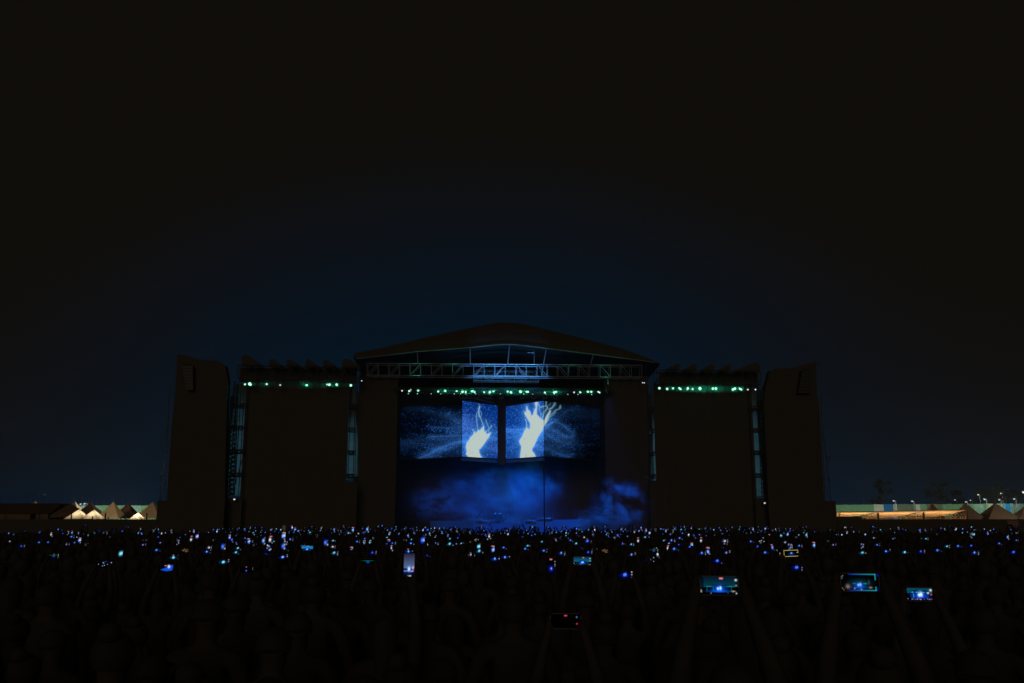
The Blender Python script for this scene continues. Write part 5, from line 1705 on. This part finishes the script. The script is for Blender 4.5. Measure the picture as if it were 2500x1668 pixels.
def person_mesh(pose, seed):
    r = np.random.default_rng(seed)
    V, E, RD, LB = [], [], [], []

    def j(p, rad, par=None, lab='shirt'):
        V.append(tuple(float(x) for x in p))
        RD.append(rad)
        if par is not None:
            E.append((par, len(V) - 1))
            LB.append(lab)
        return len(V) - 1

    sl = r.uniform(-.01, .02)
    pel = j((0, 0, .95), (.145, .105), None)
    wai = j((0, .0, 1.10), (.125, .095), pel)
    che = j((0, .01, 1.28), (.155, .11), wai)
    upc = j((0, 0, 1.42), (.10, .085), che)
    nek = j((0, .0, 1.505), (.047, .05), upc, 'skin')
    hd0 = j((0, .02, 1.585), (.078, .088), nek, 'skin')
    hd1 = j((0, .015, 1.66), (.080, .098), hd0, 'skin')
    j((0, .005, 1.715), (.05, .06), hd1, 'skin')
    nose = j((0, .125, 1.615), (.012, .014), hd0, 'skin')
    for s in (-1, 1):
        j((s * .092, .0, 1.625), (.014, .026), hd1, 'skin')
    for s in (-1, 1):
        hip = j((s * .095, 0, .86), (.088, .09), pel, 'jeans')
        fw = r.uniform(-.05, .06)
        kn = j((s * .11, .02 + fw, .49), (.06, .062), hip, 'jeans')
        an = j((s * .115, -.02 + fw * .6, .10), (.042, .045), kn, 'jeans')
        he = j((s * .115, -.04 + fw * .6, .045), (.038, .04), an, 'shoe')
        j((s * .125, .13 + fw * .6, .035), (.04, .03), he, 'shoe')
    anchor = None
    hw = dict(two=PW_ / 2, one=PH_ / 2).get(pose[0])

    def arm(s, wrist, palm, fingers, thumb, pole):
        sh = j((s * .185, 0, 1.415), (.062, .062), upc)
        el, wr = ik(V[sh], wrist, .30, .265, pole)
        e = j(el, (.045, .045), sh)
        mid = j((np.asarray(V[e]) * .45 + wr * .55), (.038, .036), e, 'skin')
        w = j(wr, (.027, .024), mid, 'skin')
        sft = wr - np.asarray(wrist, float)
        pm = j(np.asarray(palm) + sft, (.036, .02), w, 'skin')
        for f in fingers:
            par = pm
            for k, q in enumerate(f):
                par = j(np.asarray(q) + sft, (.0095 - .0012 * k,) * 2, par, 'skin')
        par = w
        for k, q in enumerate(thumb):
            par = j(np.asarray(q) + sft, (.011 - .0015 * k,) * 2, par, 'skin')
        return sft

    def hang(s):
        wr = np.array([s * .27, .03, .90])
        pal = wr + (s * .005, .015, -.075)
        fs = []
        for k in range(4):
            b = pal + (0, .03 - .021 * k, -.045)
            fs.append([b, b + (-s * .006, .004, -.04), b + (-s * .016, .01, -.066 + .006 * abs(k - 1))])
        th = [wr + (-s * .004, .045, -.05), wr + (-s * .012, .055, -.085)]
        arm(s, wr, pal, fs, th, (s * .4, -.6, 0))

    def raised(s, x, y, z):
        wr = np.array([x, y, z])
        pal = wr + (0, .005, .075)
        fs = []
        for k in range(4):
            b = pal + ((.03 - .021 * k) * 1.0, 0, .048)
            fs.append([b, b + ((.012 - .008 * k), .004, .042), b + ((.02 - .014 * k), .018, .072 - .006 * abs(k - 1))])
        th = [wr + (-s * .045, 0, .05), wr + (-s * .062, .006, .085)]
        arm(s, wr, pal, fs, th, (s * .8, -.2, -.4))

    if pose[0] == 'two':
        P = np.array(pose[1])
        for s in (-1, 1):
            wr = P + (s * .115, -.055, -.10)
            pal = P + (s * .098, -.012, -.035)
            fs = []
            for k in range(4):
                zk = .028 - .019 * k
                fs.append([P + (s * (hw + .014), .012, zk), P + (s * (hw - .008), .019, zk + .004), P + (s * (hw - .034 + .006 * abs(k - 1)), .019, zk + .006)])
            th = [P + (s * (hw + .012), -.018, -.045), P + (s * (hw - .008), -.016, -.026)]
            arm(s, wr, pal, fs, th, (s * .75, .15, -.75))
        anchor = P
    elif pose[0] == 'one':
        P = np.array(pose[1])
        s = 1
        wr = P + (.03, -.045, -.15)
        pal = P + (.028, .012, -.075)
        fs = []
        for k in range(4):
            zk = -.005 - .02 * k
            fs.append([P + (hw + .008, .016, zk - .012), P + (hw - .012, .021, zk), P + (hw - .036 + .005 * abs(k - 1), .021, zk + .003)])
        th = [P + (-hw - .004 + .03, -.02, -.085), P + (-hw + .012, -.018, -.05)]
        arm(1, wr, pal, fs, th, (.6, .1, -.8))
        hang(-1)
        anchor = P
    elif pose[0] == 'up':
        raised(-1, -.30, .12, 1.86 + .05 * pose[1])
        raised(1, .28, .14, 1.90)
    elif pose[0] == 'arch':
        raised(-1, -.10, .1, 1.93)
        raised(1, .10, .1, 1.93)
    else:
        hang(-1)
        hang(1)
    me = bpy.data.meshes.new('person_cage')
    me.from_pydata(V, E, [])
    ob = bpy.data.objects.new('person_cage', me)
    COL.objects.link(ob)
    ob.modifiers.new('skin', 'SKIN').use_smooth_shade = True
    sv = me.skin_vertices[0].data
    for k, rd in enumerate(RD):
        sv[k].radius = rd
        sv[k].use_root = (k == 0)
    ss = ob.modifiers.new('sub', 'SUBSURF')
    ss.levels = ss.render_levels = 1
    dg = bpy.context.evaluated_depsgraph_get()
    m2 = bpy.data.meshes.new_from_object(ob.evaluated_get(dg))
    m2.name = 'person'
    bpy.data.objects.remove(ob)
    bpy.data.meshes.remove(me)
    # clothing by the nearest bone
    nv = len(m2.polygons)
    cen = np.zeros(nv * 3, np.float32)
    m2.polygons.foreach_get('center', cen)
    cen = cen.reshape(-1, 3)
    best, idx = np.full(nv, 1e9), np.zeros(nv, np.int32)
    lid = dict(shirt=0, skin=1, jeans=2, shoe=3)
    VV = np.asarray(V)
    for (a, b), lab in zip(E, LB):
        v = VV[b] - VV[a]
        t = np.clip(((cen - VV[a]) @ v) / (v @ v + 1e-9), 0, 1)
        rr = np.mean(RD[b])
        dd = np.linalg.norm(cen - VV[a] - t[:, None] * v, axis=1) / max(rr, .02)
        k = dd < best
        best[k] = dd[k]
        idx[k] = lid[lab]
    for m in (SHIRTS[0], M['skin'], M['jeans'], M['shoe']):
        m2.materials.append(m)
    m2.polygons.foreach_set('material_index', idx)
    m2.polygons.foreach_set('use_smooth', [True] * nv)
    m2.update()
    return m2, anchor


def hair_mesh(kind):
    mb = MB()
    c = np.array([0, .008, 1.645])
    nu, nvv = 16, 9
    ang = np.linspace(0, 2 * math.pi, nu, endpoint=False)
    rows = []
    maxth = {'short': 2.2, 'long': 2.2, 'bun': 2.15, 'cap': 1.6}[kind]
    for i in range(nvv):
        row = []
        for a in ang:
            front = max(0, math.sin(a))
            lim = maxth - front * (maxth - .85)
            th = lim * i / (nvv - 1)
            rad = np.array([.09, .11, .098])
            p = c + rad * (math.sin(th) * math.cos(a), math.sin(th) * math.sin(a), math.cos(th))
            if kind == 'long' and i >= nvv - 3 and math.sin(a) < .25:
                k = (i - nvv + 4) / 3
                p = p + np.array([0, -.015 * k, -.085 * k * k * 2.2])
            row.append(p)
        rows.append(row)
    vs = [p for row in rows for p in row]
    fs = [(i * nu + k, (i + 1) * nu + k, (i + 1) * nu + (k + 1) % nu, i * nu + (k + 1) % nu) for i in range(nvv - 1) for k in range(nu)]
    mb.add(vs, fs)
    if kind == 'bun':
        mb.lathe((0, -.06, 1.74), [(.005, -.045), (.04, -.03), (.05, 0), (.04, .03), (.005, .045)], 10)
    if kind == 'cap':
        mb.prism([(.07 * math.cos(t), .10 + .07 * math.sin(t), 1.67) for t in np.linspace(0, math.pi, 9)], (0, 0, .012))
    me = mb.mesh('hair', (0, 0, 0), True)
    me.materials.append(M['hair'] if kind != 'cap' else SHIRTS[2])
    return me


POSES = [('two', (0, .36, 1.98)), ('two', (0, .40, 1.72)), ('two', (.02, .30, 2.10)), ('one', (.13, .36, 2.04)), ('one', (.12, .38, 1.80)), ('two', (0, .38, 1.86)), ('one', (.14, .30, 2.14)), ('two', (0, .38, 1.60))]
HOLD = [(*person_mesh(p, i), p[0]) for i, p in enumerate(POSES)]
FREE = [person_mesh(('up', 0), 21)[0], person_mesh(('hang',), 22)[0], person_mesh(('hang',), 23)[0], person_mesh(('hang',), 24)[0]]
ARCH_ME = person_mesh(('arch',), 30)[0]
HAIR = [(k, hair_mesh(k)) for k in ('short', 'long', 'bun', 'cap')]

PEOPLE = []
near = sorted(phones, key=lambda p: p['pos'][1])
N_PEOPLE = 298


def add_person(me, loc, yaw, s, lab_bits, hair=None):
    o = bpy.data.objects.new('person', me)
    COL.objects.link(o)
    o.location = loc
    o.rotation_euler = (0, 0, yaw)
    o.scale = (s, s, s)
    o.material_slots[0].link = 'OBJECT'
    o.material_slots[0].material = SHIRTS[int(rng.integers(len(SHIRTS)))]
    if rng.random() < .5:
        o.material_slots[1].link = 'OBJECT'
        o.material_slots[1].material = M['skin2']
    k, hm = HAIR[int(rng.integers(len(HAIR)))] if hair is None else HAIR[hair]
    h = bpy.data.objects.new('cap' if k == 'cap' else 'hair', hm)
    COL.objects.link(h)
    h.parent = o
    PEOPLE.append((o, lab_bits, k))
    return o


holders_far = []
taken = []
n_full = 0
for p in near:
    x, y, z = p['pos']
    if n_full >= 150:
        holders_far.append(p)
        continue
    want = 'two' if p['land'] else 'one'
    cands = [h for h in HOLD if h[2] == want]
    cands = [h for h in cands if h[1][2] > 1.95 and z / h[1][2] >= .84] or cands      # phone clear above the holder's own head
    me, an, _ = min(cands, key=lambda h: abs(z / h[1][2] - 1.0))
    s = z / an[2]
    yaw = p['ob'].rotation_euler[2]
    c, sn = math.cos(yaw), math.sin(yaw)
    bx, by = x - s * (an[0] * c - an[1] * sn), y - s * (an[0] * sn + an[1] * c)
    add_person(me, (bx, by, 0), yaw, s, ('holding up a phone', p))
    taken.append((bx, by))
    n_full += 1
# people without phones: nearest places first, in loose rows
spots = []
yy = 1.75
while yy < 22:
    xx = -(yy * .60 + .8)
    while xx < yy * .60 + .8:
        spots.append((xx + rng.normal(0, .1), yy + rng.normal(0, .1)))
        xx += rng.uniform(.58, .8)
    yy += .78
spots.sort(key=lambda q: q[1])
for (x, y) in spots:
    if len(PEOPLE) >= N_PEOPLE:
        break
    if any((x - a) ** 2 + (y - b) ** 2 < .46 ** 2 for a, b in taken):
        continue
    me = FREE[0] if (rng.random() < .012 and y > 10) else FREE[1 + int(rng.integers(3))]
    add_person(me, (x, y, 0), rng.normal(0, .18), rng.uniform(.88, 1.03), ('watching the stage' if me is not FREE[0] else 'with both arms raised', None))
    taken.append((x, y))
Y_FULL = sorted(b for a, b in taken)[int(len(taken) * .97)]
# two people in the far crowd whose joined arms make an arch against the lit smoke
for i, (px, Y, s) in enumerate(((1262, 40, 1.05), (1300, 44, 1.03))):
    q = at(px, 1296, Y)
    me = ARCH_ME if i == 0 else FREE[0]
    add_person(me, (q[0], Y, 0), 0.0, s, ('arched' if i == 0 else 'far raised', None))

cnt = {}
for o, (what, p), hk in sorted(PEOPLE, key=lambda t: t[0].location.y):
    if what == 'arched':
        lab = 'person in the far crowd whose raised arms form an arch against the blue smoke'
    elif what == 'far raised':
        lab = 'person in the far crowd with both arms up left of the tall pole'
    else:
        z_ = zone(pix((o.location.x, o.location.y, 1.6))[0])
        hw_ = dict(short='short-haired', long='long-haired', bun='bun-haired', cap='capped')[hk]
        key = (z_, hk, what)
        cnt[key] = cnt.get(key, 0) + 1
        lab = f"{hw_} person {what} below the {ZONES[z_][2]}, {ordn(cnt[key])} nearest such"
    tag(o, lab, 'person', 'people standing in the crowd')

# the crowd farther off: plain but solid figures, joined
def lowpoly(arms):
    mb = MB()
    mb.lathe((0, 0, 0), [(.10, 0), (.13, .45), (.17, .92), (.155, 1.1), (.21, 1.36), (.15, 1.45), (.055, 1.48), (.06, 1.53)], 6, 1, .62)
    mb.lathe((0, .01, 1.62), [(.04, -.11), (.085, -.05), (.095, .02), (.07, .09), (.02, .115)], 6, 1, 1.12)
    for s in (-1, 1):
        if arms:
            mb.bar((s * .19, 0, 1.40), (s * .27, .16, 1.62), .05, .042, 4)
            mb.bar((s * .27, .16, 1.62), (s * .09, .32, 1.88), .042, .028, 4)
            mb.bar((s * .09, .32, 1.88), (s * .075, .33, 1.98), .034, .022, 4)
        else:
            mb.bar((s * .20, 0, 1.40), (s * .25, -.02, 1.12), .05, .042, 4)
            mb.bar((s * .25, -.02, 1.12), (s * .25, .06, .86), .042, .03, 4)
    F = [f for f in mb.f]
    tri = []
    for f in F:
        for i in range(1, len(f) - 1):
            tri.append((f[0], f[i], f[i + 1]))
    return np.asarray(mb.v), np.asarray(tri, np.int32)


LPA, LPN = lowpoly(True), lowpoly(False)
# phones of the far crowd
far_ph = []
while len(far_ph) < 620:
    px = rng.uniform(6, 2494)
    if rng.random() > density(px) * (1.0 if 560 < px < 1960 else .8):
        continue
    d = rng.uniform(34, 71)
    z = rng.normal(1.90, .15)
    if not 1.6 < z < 2.25:
        continue
    far_ph.append(at(px, HZ + (CAMZ - z) * FPX / d, d))
VA, FA, off = [], [], 0


def put(tpl, x, y, s, yaw):
    global off
    v, f = tpl
    c, sn = math.cos(yaw), math.sin(yaw)
    w = v * s
    w = np.stack([w[:, 0] * c - w[:, 1] * sn + x, w[:, 0] * sn + w[:, 1] * c + y, w[:, 2]], 1)
    VA.append(w)
    FA.append(f + off)
    off += len(v)


for q in [p['pos'] for p in holders_far] + far_ph:
    s = q[2] / 1.95
    put(LPA, q[0], q[1] - .34 * s, s, 0)
yy = 10.0
while yy < 72:
    xx = -(yy * .60 + 2)
    while xx < yy * .60 + 2:
        x, y = xx + rng.normal(0, .12), yy + rng.normal(0, .12)
        xx += rng.uniform(.62, .95) if yy < 40 else rng.uniform(.75, 1.15)
        if y < Y_FULL + 6 and any((x - a) ** 2 + (y - b) ** 2 < .5 ** 2 for a, b in taken):
            continue
        if y < Y_FULL - 1.0 and len(taken) > 0 and y < 11:
            continue
        put(LPA if rng.random() < .05 and y > 34 else LPN, x, y, rng.uniform(.9, 1.05), rng.normal(0, .25))
    yy += .85 if yy < 40 else 1.05
me = bpy.data.meshes.new('crowd')
V = np.vstack(VA).astype(np.float32)
F = np.vstack(FA).astype(np.int32)
me.vertices.add(len(V))
me.vertices.foreach_set('co', V.ravel())
me.loops.add(F.size)
me.loops.foreach_set('vertex_index', F.ravel())
me.polygons.add(len(F))
me.polygons.foreach_set('loop_start', np.arange(0, F.size, 3, dtype=np.int32))
me.polygons.foreach_set('loop_total', np.full(len(F), 3, np.int32))
me.update(calc_edges=True)
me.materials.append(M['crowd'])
o = bpy.data.objects.new('crowd', me)
COL.objects.link(o)
tag(o, 'dark mass of people standing close before the stage', None, None, 'stuff')

# their phones, too small to tell apart
VA, FA, CA, off = [], [], [], 0
PICS = []
for k in KINDS_S:
    for land in (True, True, False):
        W, H = (7, 4) if land else (4, 7)
        PICS.append((W, H, land, phone_img(k, W, H, (2 if land else .5), rng, 1.7).reshape(-1, 3)))
for q in far_ph:
    W, H, land, im = PICS[int(rng.integers(len(PICS)))]
    sw, sh = (PW_, PH_) if land else (PH_, PW_)
    x, z = np.meshgrid(np.linspace(-.5, .5, W) * sw, np.linspace(-.5, .5, H) * sh)
    v = np.stack([x, np.full_like(x, -.006), z], -1).reshape(-1, 3)
    f = grid_faces(W, H)
    b = np.array([(sx * sw / 2, yb, sz * sh / 2) for yb in (-.005, .006) for sx, sz in ((-1, -1), (1, -1), (1, 1), (-1, 1))])
    bf = np.array([(0, 1, 2, 3), (7, 6, 5, 4), (0, 4, 5, 1), (1, 5, 6, 2), (2, 6, 7, 3), (3, 7, 4, 0)]) + len(v)
    vv = np.vstack([v, b])
    t = rng.normal(0, .12)
    c, s = math.cos(t), math.sin(t)
    vv = np.stack([vv[:, 0] * c - vv[:, 2] * s, vv[:, 1], vv[:, 0] * s + vv[:, 2] * c], 1) + q
    VA.append(vv)
    FA.append(np.vstack([f, bf]) + off)
    CA.append(np.vstack([im * (.10 + 1.1 * rng.random() ** 2), np.full((8, 3), .0008)]))
    off += len(vv)
me = col_mesh('far_phones', np.vstack(VA), np.vstack(FA), np.vstack(CA))
me.materials.append(PHS)
o = bpy.data.objects.new('far_phones', me)
COL.objects.link(o)
tag(o, 'hundreds of tiny lit phone screens over the far crowd', None, None, 'stuff')

# card held up over the crowd
q = at(692.5, 1289, 40)
cd = thing('card_sign', 'grey brown cardboard sign held above the far crowd under the left wing', 'sign', tuple(q), stage=False)
part(MB().prism([q + (-.07, 0, -.13), q + (.075, 0, -.12), q + (.085, 0, .09), q + (-.045, 0, .11)], (0, .012, 0)), 'card', M['card'], cd)
part(MB().bar(q + (.0, .02, -.5), q + (.01, .02, .05), .012), 'stick', M['wood'], cd)

# ------------------------------------------------------------------ night haze round the whole place
HAZE = True
if HAZE:
    hz = MB().box((-430, -70, -1.0), (430, 450, 32.0))
    m = bpy.data.materials.new('night_haze')
    m.use_nodes = True
    N, L = m.node_tree.nodes, m.node_tree.links
    N.remove(N['Principled BSDF'])
    v = N.new('ShaderNodeVolumePrincipled')
    v.inputs['Color'].default_value = (.85, .85, .88, 1)
    v.inputs['Density'].default_value = 0.0003
    L.new(v.outputs[0], N['Material Output'].inputs['Volume'])
    single(hz, 'haze', m, None, None, (0, 0, 0), stage=False, kind='stuff')
